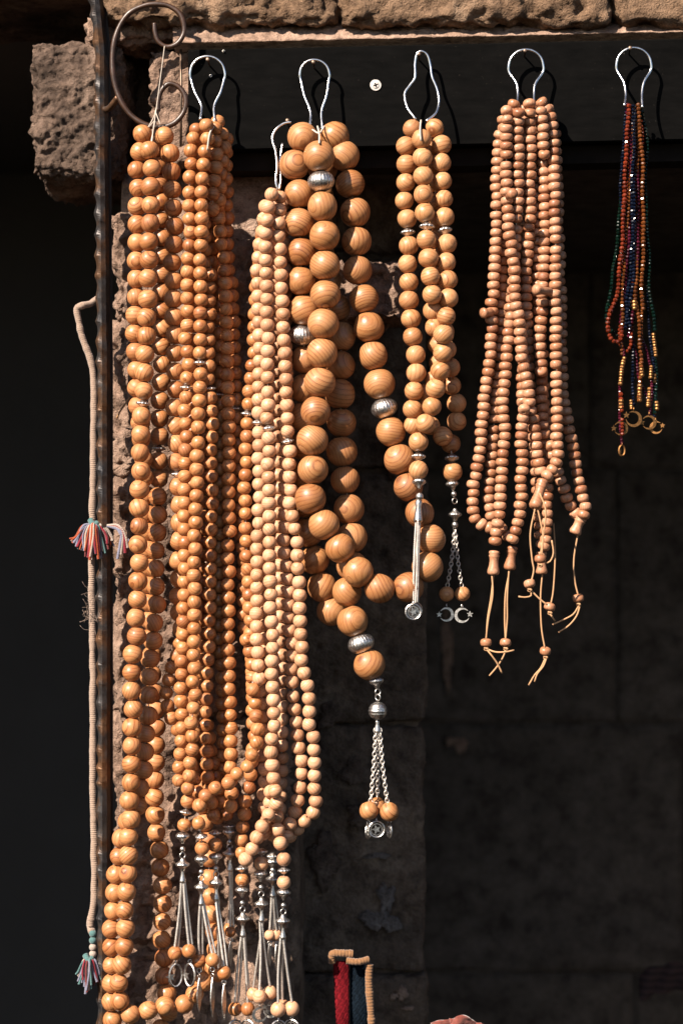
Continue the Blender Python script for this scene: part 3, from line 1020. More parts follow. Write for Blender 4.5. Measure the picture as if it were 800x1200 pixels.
strand(b2, [(265, 163, .012), (264, 192), (265, 210), (266, 250), (267, 290), (268, 320), (271.5, 336, .035), (274, 395), (276, 441), (278, 499), (280, 559), (281, 589), (284, 633), (286.5, 679), (285.6, 723, .025), (289.5, 754), (294, 768), (295.5, 798), (300, 828, .0), (302, 858), (295, 886, -.01), (289, 900), (276, 909, -.025), (264.7, 920), (250, 925), (239, 935, -.03), (233, 949, -.02)], SB, [(276, 470)])
strand(b2, [(231, 152, .005), (229, 200), (228, 300), (226, 400), (226, 500), (224, 600), (220, 700), (210, 760, .02), (199, 789), (195, 818), (200, 838), (208, 855), (222, 890, .02), (230, 925), (235, 948)], SB)
t_b2 = tail(b2, [('bead', 233, 965, -.02), ('divider', 236, 980, -.015), ('bead', 237, 994, -.012)], SB)
b3 = pb('honey wooden prayer beads in the shaded middle of the dense bundle', P(249, 140, .0), G2)
strand(b3, [(252, 150, -.005), (254, 176), (251, 214), (249, 260, .02), (247, 320), (244, 400), (245, 448), (247.5, 478), (248, 506), (247.5, 538), (248, 583), (246, 640), (246, 677), (246, 706), (244.5, 751), (243, 799), (241, 845), (241.5, 876), (242, 905), (246, 930), (250, 955)], SB, [(245, 448)])
strand(b3, [(256, 143, .0), (262, 165), (258, 215), (256, 260, .022), (255, 292), (256.5, 337), (256.5, 397), (259, 440), (258, 517), (256.5, 590), (256.5, 634), (256, 700), (256.5, 757), (259.5, 787), (260, 818), (261.6, 847), (260, 892), (259.7, 906), (257, 935), (255, 958)], SB, [(258.6, 457)])
t_b3 = tail(b3, [('divider', 252, 976, .0), ('bead', 252, 990, .0)], SB)
b4 = pb('honey wooden prayer beads at the back of the dense bundle, tassel in shadow', P(244, 140, .01), G2)
strand(b4, [(248, 165, .02), (256, 250), (264, 340), (267, 440), (268, 520), (268, 640), (268, 760), (270, 850), (271, 920), (270, 955)], SB)
strand(b4, [(240, 170, .02), (240, 300), (240, 450), (238, 600), (236, 750), (244, 860), (258, 930), (266, 955)], SB)
t_b4 = tail(b4, [('divider', 269, 968, .025)], SB)

G3 = 'pale wooden prayer beads on the half hidden hook'
c1 = pb('pale wooden prayer beads in front, ending in the rightmost of the low silver tassels', P(324, 218, .0), G3)
strand(c1, [(318, 228, -.012), (315, 243), (312, 262), (311, 286), (312.5, 329), (313.6, 374), (313.6, 420), (314, 481), (315, 510), (314, 554), (315.5, 585), (315.5, 632), (317, 677), (317.6, 708), (319, 738), (319.4, 769), (318.5, 800), (321, 830), (320, 860), (318, 892), (320, 907), (322.5, 921), (323.6, 952), (327.7, 982), (331, 994)], SC, [(315, 494.5)], lead=[P(326, 220, -.004)])
strand(c1, [(331, 240, .012), (333, 300), (335, 400), (335, 500), (334, 600), (333.5, 638), (336.5, 669), (338, 698), (339.5, 729), (342.5, 759), (342, 790), (343.5, 820), (347.6, 848), (350.6, 878), (353, 900), (352, 924), (350.5, 940), (345, 952), (339.5, 966), (336, 980)], SC)
t_c1 = tail(c1, [('bead', 332.6, 1007, -.015), ('divider', 332.6, 1020, -.015), ('bead', 332.6, 1034, -.015)], SC)
c2 = pb('pale wooden prayer beads hanging closest to the largest beads, at the right of their bundle', P(326, 218, .0), G3)
strand(c2, [(327, 231, -.012), (328, 245), (326, 260), (327, 275), (327.5, 290), (330, 350), (332.4, 395), (335, 441), (337, 502), (339.5, 531), (340, 577), (341, 600), (347, 623), (348.5, 653), (350, 683), (351, 714), (353, 744), (355, 775), (360, 805), (362.6, 836), (363, 851), (367, 866), (369, 895), (368, 924), (370, 938, .0), (366, 952), (356, 963, .01), (345, 975), (333, 985, .03), (324, 994)], SC, [(337.6, 515.5)])
strand(c2, [(322, 240, .02), (320, 300), (322, 400), (324, 500), (326, 600), (328, 700), (330, 800), (330, 900), (326, 960), (321, 985)], SC)
t_c2 = tail(c2, [('divider', 319.5, 1003, .03)], SC)
c3 = pb('pale wooden prayer beads at the left of the pale bundle, tassel fanned in three chains', P(322, 218, .004), G3)
strand(c3, [(312, 242, .005), (306, 270), (302, 304), (302, 330), (304, 400), (303, 480), (304, 560), (303.5, 593), (302, 625), (302, 670), (301, 716), (300, 731), (302, 760), (304, 800), (305, 840), (308, 880), (310, 910), (310, 940), (311, 960), (309, 978)], SC, [(303, 490)])
strand(c3, [(315, 248, .025), (310, 300), (308, 400), (308, 500), (310, 600), (310, 700), (311, 800), (314, 900), (316, 950), (312, 982)], SC)
t_c3 = tail(c3, [('divider', 306.5, 998, .0), ('bead', 306.5, 1012, .0)], SC)
c4 = pb('wooden prayer beads crossing behind the pale bundle to a shaded tassel at its left', P(320, 218, .01), G3)
SC4 = dict(SC); SC4['mat'] = M['wood_b']
strand(c4, [(310, 262, .02), (303, 310), (299, 345), (298.6, 366), (298, 400), (295, 440), (292, 472), (289.5, 487), (289, 517), (287, 560), (287, 600), (289, 650), (293, 700), (294, 740), (296, 800), (297, 860), (293, 905), (290, 929), (287, 944), (284.5, 973), (283, 1002)], SC4, [(290, 480)])
strand(c4, [(317, 250, .03), (316, 400), (316, 600, .03), (318, 800, .03), (316, 900, .015), (317, 940, -.01), (313, 961, -.02), (305.7, 973), (299, 986), (293, 999), (287, 1007, -.015)], SC)
t_c4 = tail(c4, [('divider', 283.2, 1018, .012), ('bead', 283.7, 1031, .012)], SC4)

d1 = pb('largest brown wooden prayer beads with silver spacers and a three chain tassel', P(372, 148, .0), 'largest prayer beads')
strand(d1, [(374, 183, -.028), (376, 213), (378, 242), (380.6, 275), (380.7, 310), (380.7, 344), (379, 377), (377, 412), (375, 446), (370, 480), (366, 514), (366, 548), (363, 582, -.015), (375, 609), (392, 634), (411, 658), (430, 683), (465, 692, -.02), (493, 677), (506.5, 642), (495, 609), (482, 579, .01), (471, 548), (461, 514), (452, 487), (447, 460), (440, 429), (434, 394), (429, 362), (421, 328), (418, 293), (417, 260), (411, 227), (407.6, 193, .005), (391, 160, .005)],
       SD, [(376, 213), (452, 487)], lead=[P(374, 150, -.004)])
strand(d1, [(355, 161, .0), (344, 195), (349, 227), (350.6, 262), (352, 297), (353, 330), (355, 363), (355.6, 392), (357, 422), (357, 455), (357, 490), (358, 530), (358, 570, .02), (360, 619), (372, 668), (389, 716, .03)], SD, [(355.6, 392)])
strand(d1, [(378, 196, .02), (374, 225, .02), (372, 255), (374, 288), (381, 322), (392, 355), (399, 390), (400, 424), (399, 460), (400, 491), (400, 525), (405, 559), (408, 593), (412, 625), (412, 660, .015), (407, 702, -.005)], SD)
t_d1 = tail(d1, [('bead', 413, 728, -.015), ('divider', 423, 754, -.015), ('bead', 432.5, 779, -.015)], SD)

G4 = 'bright wooden prayer beads beside the largest ones'
e1 = pb('bright wooden prayer beads on the upside down hook, tassel of plain silver cords', P(496, 145, .0), G4)
strand(e1, [(482.6, 151, .0), (475.5, 172), (475, 194), (475, 215), (474, 237), (477, 259), (477.4, 291), (477.5, 313), (479, 356), (481, 377), (484, 399), (486, 420), (487.6, 441), (484, 462), (483, 480), (485, 498)], SE, [(478, 275)], lead=[P(494, 142, -.004)])
strand(e1, [(509, 150, .0), (517, 171), (517.5, 193), (518, 215), (520, 236), (520.5, 257), (523, 290), (524, 310), (525, 330), (524, 352), (522.5, 372), (518.7, 394, -.012), (518.7, 415), (514, 436), (510, 457), (504, 480), (497, 498)], SE, [(521, 273)])
t_e1 = tail(e1, [('bead', 490, 518, -.012), ('divider', 490, 535, -.012), ('bead', 490, 551, -.012)], SE)
e2 = pb('bright wooden prayer beads with two crescent charms on chains', P(494, 145, .002), G4)
strand(e2, [(493, 163, -.016), (494, 185), (495, 207), (496, 229), (497.6, 250), (499.5, 284), (502, 306), (503.7, 329), (506, 350, -.01), (508, 372, .005), (511, 395, .015), (514, 420, .015), (508, 445, .012), (499, 463, .0), (497, 482), (503, 497, .012), (511, 505), (519, 511)], SE, [(499, 267)])
strand(e2, [(502, 172, .012), (508, 200), (512, 300), (518, 370), (524, 410), (528, 436), (530, 456, .015), (534.5, 477), (535.6, 498)], SE)
t_e2 = tail(e2, [('bead', 528, 520, .012), ('divider', 529, 537, .012), ('bead', 530, 553, .012)], SE)

G5 = 'small flattened tan prayer beads on one hook'
f1 = pb('small flattened tan prayer beads, outermost at the left of their bundle', P(612, 116, -.004), G5)
strand(f1, [(601.7, 122, -.005), (592, 148), (584.5, 160), (581, 208), (582, 228), (580.6, 270), (579.6, 297), (579, 319), (577, 347), (576, 378), (574, 408), (572, 437), (567, 466), (565, 496), (562, 526), (557.7, 555), (554.6, 577), (553.6, 597), (557, 607), (563, 614), (571, 617, .005), (577, 620)], SF)
strand(f1, [(607, 132, -.012), (607, 160), (607, 205), (606, 240), (603, 300, .0), (599, 360, .0), (594, 406, -.012), (592, 425), (591, 445), (589, 465), (590, 490), (591, 508), (589, 528), (588, 548), (587, 567), (585.7, 589), (584, 605), (582, 617), (580, 632), (579, 641)], SF)
f2 = pb('small flattened tan prayer beads whose cord ends hang second from the left', P(615, 116, .0), G5)
strand(f2, [(614, 128, .0), (613, 200), (612, 300, .012), (611, 380, .012), (612, 450, .0), (612.7, 482, -.014), (611, 499), (612, 538), (610, 560), (611, 590), (607, 612), (603, 622), (600, 634)], SF)
strand(f2, [(590, 140, .012), (588, 200), (588, 300), (586, 400), (580, 470), (577, 520), (575.6, 540), (574, 560), (572, 579), (574, 600), (582, 613), (592, 625), (598, 632)], SF)
f3 = pb('small flattened tan prayer beads in front, ending in a slanting wooden cone', P(618, 116, -.004), G5)
strand(f3, [(593.6, 130, -.012), (593, 160), (593, 210), (594, 235), (594.6, 260), (598, 290), (602, 330), (603.6, 351), (607, 370), (610, 410), (613.7, 430), (616.7, 449), (619.4, 467), (623, 489), (627, 510), (628, 530), (632, 549), (635, 556)], SF, [])
strand(f3, [(633.6, 120, -.005), (644, 138), (647, 158), (649, 197), (649.5, 216), (650.5, 268), (651, 289), (650, 329), (650.5, 370), (651.5, 410), (651, 430), (651.5, 449), (652.5, 489), (651.5, 510), (653, 530), (650, 544, -.012), (645, 553), (638, 560, -.02)], SF)
f4 = pb('small flattened tan prayer beads half hidden in the middle of their bundle', P(620, 116, .0), G5)
strand(f4, [(620, 122, -.012), (621, 160), (621, 193), (620, 234), (619, 286), (616.5, 325), (616, 360, .01), (618, 420, .015), (622, 480, .015), (625, 530), (630, 580), (632, 610), (634, 640)], SF)
strand(f4, [(625, 128, .012), (628, 250), (630, 350), (634, 400), (634.6, 462), (637, 520), (640, 560), (640, 600), (637, 640)], SF)
f5 = pb('small flattened tan prayer beads sweeping out to the right of their bundle', P(623, 116, .0), G5)
strand(f5, [(641.7, 128, .008), (650, 165), (653, 250), (656, 350), (657.6, 438), (660, 470), (662, 482), (669, 513), (675, 550), (682, 580), (684.5, 594), (681, 605)], SF)
strand(f5, [(632, 130, -.008), (636, 150), (637, 192), (637.5, 281), (637, 322), (634.6, 341), (635.6, 361), (633, 381), (632, 401), (633, 425, .0), (635, 450, .015), (640, 490, .015), (646, 530, .01), (655, 560, .01), (660, 574), (667, 590), (674, 602)], SF)

# ------------------------------------------------------------------ let the strands make room for each other (in depth only)
N = len(ITEMS)
pos = np.array([list(it['p']) for it in ITEMS])
rad = np.array([it['R'] for it in ITEMS])
sid = np.array([it['sid'] for it in ITEMS])
lim = np.zeros(N)
for i, it in enumerate(ITEMS):
    s = CAM_D / (CAM_D + it['p'].y)
    py = 600 - (it['p'].z - ZC) * 1000 * s
    pxx = 400 + it['p'].x * 1000 * s
    b = BOARD_D - 0.004 if (py < 178 and pxx > 205) else (0.045 if py < 200 else (PIER_D - 0.010 if pxx < 350 else 0.10))
    lim[i] = b - it['R']
dx = pos[:, None, 0] - pos[None, :, 0]
dz = pos[:, None, 2] - pos[None, :, 2]
dxz2 = dx * dx + dz * dz
RR = (rad[:, None] + rad[None, :]) * 0.965
mask = (dxz2 < RR * RR)
ii, jj = np.where(np.triu(mask, 1))
keep = ~((sid[ii] == sid[jj]) & (np.abs(ii - jj) <= 2))
ii, jj = ii[keep], jj[keep]
need = np.sqrt(np.maximum(0, RR[ii, jj] ** 2 - dxz2[ii, jj]))
y = pos[:, 1].copy()
y0 = y.copy()
same = np.array([CORDS[k][1] for k in range(len(CORDS))], dtype=object)
for itn in range(140):
    dy = y[ii] - y[jj]
    sg = np.where(np.abs(dy) > 1e-5, np.sign(dy), np.where(sid[ii] < sid[jj], -1, 1))
    pen = need - np.abs(dy)
    act = pen > 0
    mv = np.zeros(N); ct = np.zeros(N)
    np.add.at(mv, ii[act], sg[act] * pen[act] * 0.5)
    np.add.at(mv, jj[act], -sg[act] * pen[act] * 0.5)
    np.add.at(ct, ii[act], 1); np.add.at(ct, jj[act], 1)
    y += mv / np.maximum(1, ct) * 0.9
    y = np.minimum(y, lim)
    if itn < 120:
        for root_, idxs, _ in CORDS:
            if len(idxs) > 4:
                a = np.array(idxs)
                v = y[a]
                sm = v.copy()
                sm[1:-1] = 0.25 * v[:-2] + 0.5 * v[1:-1] + 0.25 * v[2:]
                y[a] = 0.55 * v + 0.45 * sm
for i, it in enumerate(ITEMS):
    # keep the bead on its line of sight while its depth changes
    s = (CAM_D + y[i]) / (CAM_D + it['p'].y)
    it['p'] = Vector((it['p'].x * s, y[i], ZC + (it['p'].z - ZC) * s))

# ------------------------------------------------------------------ build beads and cords
for root, idxs, lead in CORDS:
    if not idxs:
        continue
    for n_, i in enumerate(idxs):
        it = ITEMS[i]
        a = ITEMS[idxs[max(0, n_ - 1)]]['p']; b = ITEMS[idxs[min(len(idxs) - 1, n_ + 1)]]['p']
        t = (b - a)
        t = t.normalized() if t.length > 1e-6 else Vector((0, 0, -1))
        t = (t + Vector((RND.gauss(0, .05), RND.gauss(0, .05), RND.gauss(0, .05)))).normalized()
        q = Vector((0, 0, 1)).rotation_difference(t) @ Quaternion((0, 0, 1), RND.uniform(0, 6.283))
        sp = it['spec']
        if it['kind'] == 'bead':
            me = bead_mesh(sp['D'], sp['L'], sp['mat'], sp['exp'], 24 if sp.get('big') else 18, RND.randrange(5))
            sc_ = RND.uniform(0.94, 1.02)
            if sp['exp'] != 2.0:
                k = RND.uniform(0.90, 1.03)
                place('bead', me, root, it['p'], q, (k, k, RND.uniform(0.95, 1.04)))
            else:
                place('bead', me, root, it['p'], q, (sc_ * RND.uniform(.98, 1.02), sc_ * RND.uniform(.98, 1.02), min(1.0, sc_ * RND.uniform(0.97, 1.03))))
        else:
            me = big_divider_mesh(sp['divD'], sp['divL']) if sp.get('big') else divider_mesh(sp['divD'], sp['divL'])
            place('divider', me, root, it['p'], q)
    pts = [ITEMS[i]['p'] for i in idxs]
    if lead:
        pts = lead + pts
    if len(pts) > 1:
        MB().add(tube_data(pts, 0.0007, 5)).build('cord', M['thread'], root)

# visible thread that ties the amber beads to the scroll
for root, pl in ((a1, [(193, 54, .007), (191, 70, .006), (187, 100, .004), (183, 130, .0), (180, 150, -.012), (178, 168, -.024)]), (a2, [(184, 124, .002), (180, 138, .0), (172, 152, -.004)]), (a1, [(182, 130, .0), (188, 146, -.006)])):
    MB().add(tube_data(catmull([P(*p) for p in pl], 0.004), 0.0006, 6)).build('thread', M['thread'], root)
for root, pl in ((b1, [(250, 140, -.008), (252, 146, -.012), (246, 156, -.030), (243, 176, -.032)]), (d1, [(372, 148, -.006), (374, 158, -.03), (374, 168, -.045)]), (e1, [(493, 141, -.005), (492, 152, -.027), (493, 165, -.03)]), (d1, [(380, 148, -.006), (374, 156, -.024), (366, 152, -.012)])):
    MB().add(tube_data(catmull([P(*p) for p in pl], 0.003), 0.0011, 6)).build('thread', M['thread'], root)

# ------------------------------------------------------------------ silver findings and tassels
def axis_place(name, me, root, a, b=None, at=None):
    """lathe mesh (axis Z) put at a point, its +Z pointing from a to b"""
    t = (Vector(b) - Vector(a)).normalized() if b is not None else Vector((0, 0, -1))
    q = Vector((0, 0, 1)).rotation_difference(t)
    return place(name, me, root, at if at is not None else a, q)

def cap_mesh(w, h):
    key = ('cap', w, h)
    if key not in _mesh_cache:
        R = w / 2
        pr = [(R * 0.35, -h * 0.5), (R * 0.75, -h * 0.42), (R * 1.0, -h * 0.25), (R * 1.0, -h * 0.10), (R * 0.72, h * 0.05), (R * 0.42, h * 0.18), (R * 0.36, h * 0.30), (R * 0.22, h * 0.42), (R * 0.2, h * 0.5)]
        v, f = lathe_data(pr, 40, 13, 0.07, (0.12, 0.7))
        _mesh_cache[key] = mesh_from('bead_cap', v, f, M['silver'])
    return _mesh_cache[key]

def disc_mesh(w, h):
    key = ('disc', w, h)
    if key not in _mesh_cache:
        R = w / 2
        pr = [(R * 0.22, -h * 0.5), (R * 0.3, -h * 0.4), (R * 0.5, -h * 0.22), (R * 0.95, -h * 0.08), (R, 0), (R * 0.95, h * 0.08), (R * 0.5, h * 0.22), (R * 0.34, h * 0.4), (R * 0.3, h * 0.5)]
        v, f = lathe_data(pr, 40, 13, 0.06, (0.25, 0.75))
        _mesh_cache[key] = mesh_from('spacer_disc', v, f, M['silver'])
    return _mesh_cache[key]

def collar_mesh(w0, w1, h):
    key = ('collar', w0, w1, h)
    if key not in _mesh_cache:
        pr = [(w0 * 0.5, -h * 0.5), (w0 * 0.62, -h * 0.35), (w0 * 0.5, -h * 0.2), (w1 * 0.42, h * 0.1), (w1 * 0.5, h * 0.32), (w1 * 0.56, h * 0.4), (w1 * 0.45, h * 0.5)]
        _mesh_cache[key] = lathe('collar', pr, M['silver'], seg=16)
    return _mesh_cache[key]

def ball_mesh(D, ribs=False):
    key = ('ball', D, ribs)
    if key not in _mesh_cache:
        R = D / 2
        n = 33 if ribs else 13
        pr = []
        for i in range(n):
            a = math.radians(-86 + 172 * i / (n - 1))
            r = R * math.cos(a)
            if ribs:
                r *= 1 + 0.03 * math.cos(i * math.pi * 2 / 4)
            pr.append((max(r, R * 0.07), R * math.sin(a)))
        _mesh_cache[key] = lathe('silver_ball', pr, M['silver'], seg=24)
    return _mesh_cache[key]

def ring_mesh(r, t):
    key = ('ring', r, t)
    if key not in _mesh_cache:
        v, f = tube_data(ring_pts(Vector((0, 0, 0)), Vector((1, 0, 0)), Vector((0, 0, 1)), r, n=18), t, 7, closed=True)
        _mesh_cache[key] = mesh_from('link', v, f, M['silver'])
    return _mesh_cache[key]

def cord_chain(a, b, root, r=0.0019, sag=0.0):
    """fine snake chain: a ridged tube"""
    a, b = Vector(a), Vector(b)
    L = (b - a).length
    n = int(L / 0.0011)
    pts, rs = [], []
    for i in range(n + 1):
        t = i / n
        p = a.lerp(b, t) + Vector((sag * math.sin(math.pi * t), 0, 0))
        pts.append(p)
        rs.append(r * (1.0 if i % 2 else 0.72))
    return MB().add(tube_data(pts, rs, 7)).build('chain', M['chain'], root)

def link_chain(pts, root, r=0.0023, wire=0.0006):
    path = catmull([Vector(p) for p in pts], 0.0005)
    cum = [0]
    for a, b in zip(path, path[1:]):
        cum.append(cum[-1] + (b - a).length)
    mb = MB()
    s, k = 0.0, 0
    while s < cum[-1]:
        i = min(len(path) - 2, int(np.searchsorted(cum, s)))
        p = path[i]
        t = (path[min(i + 1, len(path) - 1)] - path[max(0, i - 1)]).normalized()
        u = Vector((1, 0, 0)) if k % 2 == 0 else Vector((0.35, -1, 0)).normalized()
        u = (u - t * u.dot(t)).normalized()
        mb.add(tube_data(ring_pts(p, t, u, r * 1.25, r * 0.85, 10), wire, 5, closed=True))
        s += r * 1.75; k += 1
    return mb.build('chain', M['chain'], root)

def prism(poly, thick):
    """flat polygon in XZ with thickness along Y"""
    n = len(poly)
    vs = [Vector((x, -thick / 2, z)) for x, z in poly] + [Vector((x, thick / 2, z)) for x, z in poly]
    fs = [(k, (k + 1) % n, n + (k + 1) % n, n + k) for k in range(n)]
    fs.append(tuple(range(n))[::-1]); fs.append(tuple(range(n, 2 * n)))
    return vs, fs

def star_poly(cx, cz, r, rot=0.0):
    out = []
    for k in range(10):
        a = math.pi / 2 + rot + k * math.pi / 5
        q = r if k % 2 == 0 else r * 0.42
        out.append((cx + q * math.cos(a), cz + q * math.sin(a)))
    return out

def crescent_faces(R, thick, open_dir=0.0):
    """crescent as a quad strip between an outer and an offset inner circle"""
    n = 22
    vs, fs = [], []
    for k in range(n + 1):
        a = open_dir + math.radians(28) + math.radians(304) * k / n
        o = Vector((R * math.cos(a), 0, R * math.sin(a)))
        wdt = R * 0.36 * math.sin(math.pi * k / n) ** 0.8 + R * 0.03
        i_ = o * ((R - wdt) / R)
        for p in (o, i_):
            vs.append(p + Vector((0, -thick / 2, 0)))
        for p in (o, i_):
            vs.append(p + Vector((0, thick / 2, 0)))
    for k in range(n):
        a, b = k * 4, (k + 1) * 4
        fs += [(a, b, b + 1, a + 1), (a + 2, a + 3, b + 3, b + 2), (a, a + 2, b + 2, b), (a + 1, b + 1, b + 3, a + 3)]
    fs += [(0, 1, 3, 2), (n * 4, n * 4 + 2, n * 4 + 3, n * 4 + 1)]
    return vs, fs

def charm(root, x, y, d, kind, R=0.009, turn=0.0, open_dir=0.0, mat=None):
    c = P(x, y, d)
    mb = MB()
    if kind == 'crescent':
        mb.add(crescent_faces(R, 0.0016, open_dir))
        mb.add(prism(star_poly(R * 1.05 * math.cos(open_dir), R * 1.05 * math.sin(open_dir), R * 0.45), 0.0014))
    elif kind == 'medal':
        mb.add(tube_data(ring_pts(Vector((0, 0, 0)), Vector((1, 0, 0)), Vector((0, 0, 1)), R), 0.0011, 6, closed=True))
        mb.add(tube_data(ring_pts(Vector((0, 0, 0)), Vector((1, 0, 0)), Vector((0, 0, 1)), R * 0.72), 0.0006, 5, closed=True))
        mb.add(prism(star_poly(0, 0, R * 0.62, 0.3), 0.0016))
    elif kind == 'leaf':
        n = 12
        poly = [(R * 0.24 * math.sin(math.pi * k / n) ** 0.9, R * (1 - 2 * k / n)) for k in range(n + 1)]
        poly += [(-x_, z_) for x_, z_ in reversed(poly[1:-1])]
        mb.add(prism(poly, 0.0012))
    elif kind == 'ring':
        mb.add(tube_data(ring_pts(Vector((0, 0, 0)), Vector((1, 0, 0)), Vector((0, 0, 1)), R * 0.62, R), 0.0013, 6, closed=True))
        mb.add(prism(star_poly(-R * 0.5, -R * 0.1, R * 0.5, 0.2), 0.0014))
    mb.add(tube_data(ring_pts(Vector((0, 0, R * (1.22 if kind != 'leaf' else 1.12))), Vector((0.3, 1, 0)).normalized(), Vector((0, 0, 1)), 0.0022, n=10), 0.0005, 5, closed=True))
    me = mesh_from('charm', mb.v, mb.f, mat or M['silver'], False)
    return place('charm', me, root, c, Quaternion((0, 0, 1), turn))

def drop_bead(root, x, y, d, D, mat, name='tassel_bead'):
    me = bead_mesh(D, D * 0.93, mat, 2.0, 20, RND.randrange(5))
    q = Quaternion((RND.uniform(-1, 1), RND.uniform(-1, 1), RND.uniform(-1, 1)), RND.uniform(0, .5))
    return place(name, me, root, P(x, y, d), q)

def tassel(root, cap, disc, ends, d, mat, bd=16.5, chain_r=0.0019, cap_w=15.5, split=None, ball=True):
    """cap (x,y), spacer disc (x,y), ends [(x,y,depth shift, charm or None)]"""
    cx, cy = cap; dx_, dy_ = disc
    A, B = P(cx, cy, d), P(dx_, dy_, d)
    axis_place('bead_cap', cap_mesh(px(cap_w), px(13)), root, A, B)
    gap = dy_ - cy
    f1 = P(cx + (dx_ - cx) * 0.42, cy + gap * 0.42, d)
    axis_place('silver_ball', ball_mesh(px(6.5)), root, f1)
    f2 = P(cx + (dx_ - cx) * 0.66, cy + gap * 0.66, d)
    place('link', ring_mesh(px(3.4), 0.0007), root, f2, Quaternion((0, 0, 1), 0.5))
    axis_place('spacer_disc', disc_mesh(px(16.5), px(15)), root, B)
    C = P(dx_, dy_ + 13, d)
    axis_place('collar', collar_mesh(px(3.5), px(7), px(16)), root, C, P(dx_, dy_ + 30, d))
    for k, (ex, ey, dd, ch) in enumerate(ends):
        st = P(dx_ + (k - (len(ends) - 1) / 2) * 2.2, dy_ + 17, d)
        en = P(ex, ey - bd * 0.42, d + dd)
        cord_chain(st, en, root, chain_r, sag=RND.uniform(-.0015, .0015))
        if len(ends) < 3:
            cord_chain(st + Vector((0.001, 0.003, 0)), en + Vector((0.0035, 0.003, 0)), root, chain_r * 0.9, sag=RND.uniform(-.001, .001))
        if ch != 'bare':
            drop_bead(root, ex, ey, d + dd, px(bd), mat)
        if ch and ch != 'bare':
            kind, oy, R, turn, od = ch
            if kind == 'leaf':
                place('link', ring_mesh(px(2.6), 0.0006), root, P(ex, ey + bd * 0.5 + 3, d + dd))
            charm(root, ex + (1 if kind == 'ring' else 0), ey + oy, d + dd, kind, R, turn, od)

def dep(idx):
    return ITEMS[idx]['p'].y

td = dep(t_b1[-1])
tassel(b1, (214, 982), (214, 1013), [(205, 1117, 0, ('ring', 26, 0.013, 0.5, 0)), (221.5, 1114.5, -.004, ('ring', 28, 0.013, -0.7, 0))], td, M['wood_b'])
td = dep(t_b2[-1])
tassel(b2, (236, 1009), (236, 1039.5), [(233.5, 1126, .0, ('leaf', 40, 0.020, 1.1, 0)), (249, 1125, -.006, ('leaf', 44, 0.023, 1.25, 0))], td, M['wood_b'])
td = dep(t_b3[-1])
tassel(b3, (253, 1006), (253.7, 1034), [(262.5, 1140, -.012, ('leaf', 34, 0.021, 1.15, 0)), (256, 1143, .01, None)], td, M['wood_b'])
td = max(.02, dep(t_b4[-1]))
tassel(b4, (269, 977), (269.5, 1000), [(270, 1092, .0, ('leaf', 26, 0.016, 1.0, 0)), (268, 1088, .008, None)], td, M['wood_b'], bd=13)
td = dep(t_c4[-1])
tassel(c4, (283.7, 1045), (284.5, 1076.5), [(275.5, 1182.5, .0, ('medal', 22, 0.009, .5, 0)), (290.5, 1182.5, -.003, ('medal', 22, 0.009, -.5, 0))], td, M['wood_b'])
td = dep(t_c3[-1])
tassel(c3, (305.5, 1026), (306.5, 1059), [(304, 1168, -.006, ('crescent', 21, 0.009, .3, 0.3)), (316.5, 1163, .004, ('crescent', 22, 0.008, -.3, 2.5)), (297, 1165, .008, None)], td, M['wood_c'])
td = dep(t_c2[-1])
tassel(c2, (319.5, 1012), (319.5, 1030), [(316, 1096, .0, ('leaf', 22, 0.014, .9, 0)), (324, 1096, .004, ('leaf', 24, 0.018, 1.2, 0))], td, M['wood_c'], bd=13)
td = dep(t_c1[-1])
tassel(c1, (332.6, 1048), (331.5, 1079), [(326, 1183, -.004, ('medal', 22, 0.009, .4, 0)), (342, 1182, .0, ('medal', 22, 0.009, -.4, 0)), (331, 1180, .012, None)], td, M['wood_c'], bd=18)

# tassel of the largest beads: cap, ribbed silver ball, three link chains
td = dep(t_d1[-1])
axis_place('bead_cap', cap_mesh(px(17), px(15)), d1, P(441, 800.5, td), P(443, 815, td))
place('link', ring_mesh(px(3.6), 0.0008), d1, P(442.5, 811, td), Quaternion((0, 0, 1), 0.6))
place('link', ring_mesh(px(3.6), 0.0008), d1, P(442.5, 817, td), Quaternion((0, 0, 1), -0.7))
axis_place('silver_ball', ball_mesh(px(21.5), True), d1, P(442.5, 833, td))
axis_place('collar', collar_mesh(px(4), px(8), px(14)), d1, P(442, 851, td), P(442, 870, td))
for x0, xm, x1, y1, dd in ((440, 438, 434, 941, -.002), (443, 443, 442, 934, .012), (445, 448, 454, 943, -.004)):
    link_chain([P(x0, 856, td), P(xm, 895, td + dd / 2), P(x1, y1, td + dd)], d1, 0.0026, 0.00075)
for x_, y_, dd, D_ in ((432, 950, -.004, 22), (442, 944, .014, 20), (456, 951.5, -.006, 22.5)):
    drop_bead(d1, x_, y_, td + dd, px(D_), M['wood_d'])
charm(d1, 441, 972, td - .004, 'medal', 0.0092, 0.15)
charm(d1, 431.5, 974, td, 'medal', 0.0085, 1.2)
charm(d1, 456, 973, td + .004, 'medal', 0.0085, -1.25)

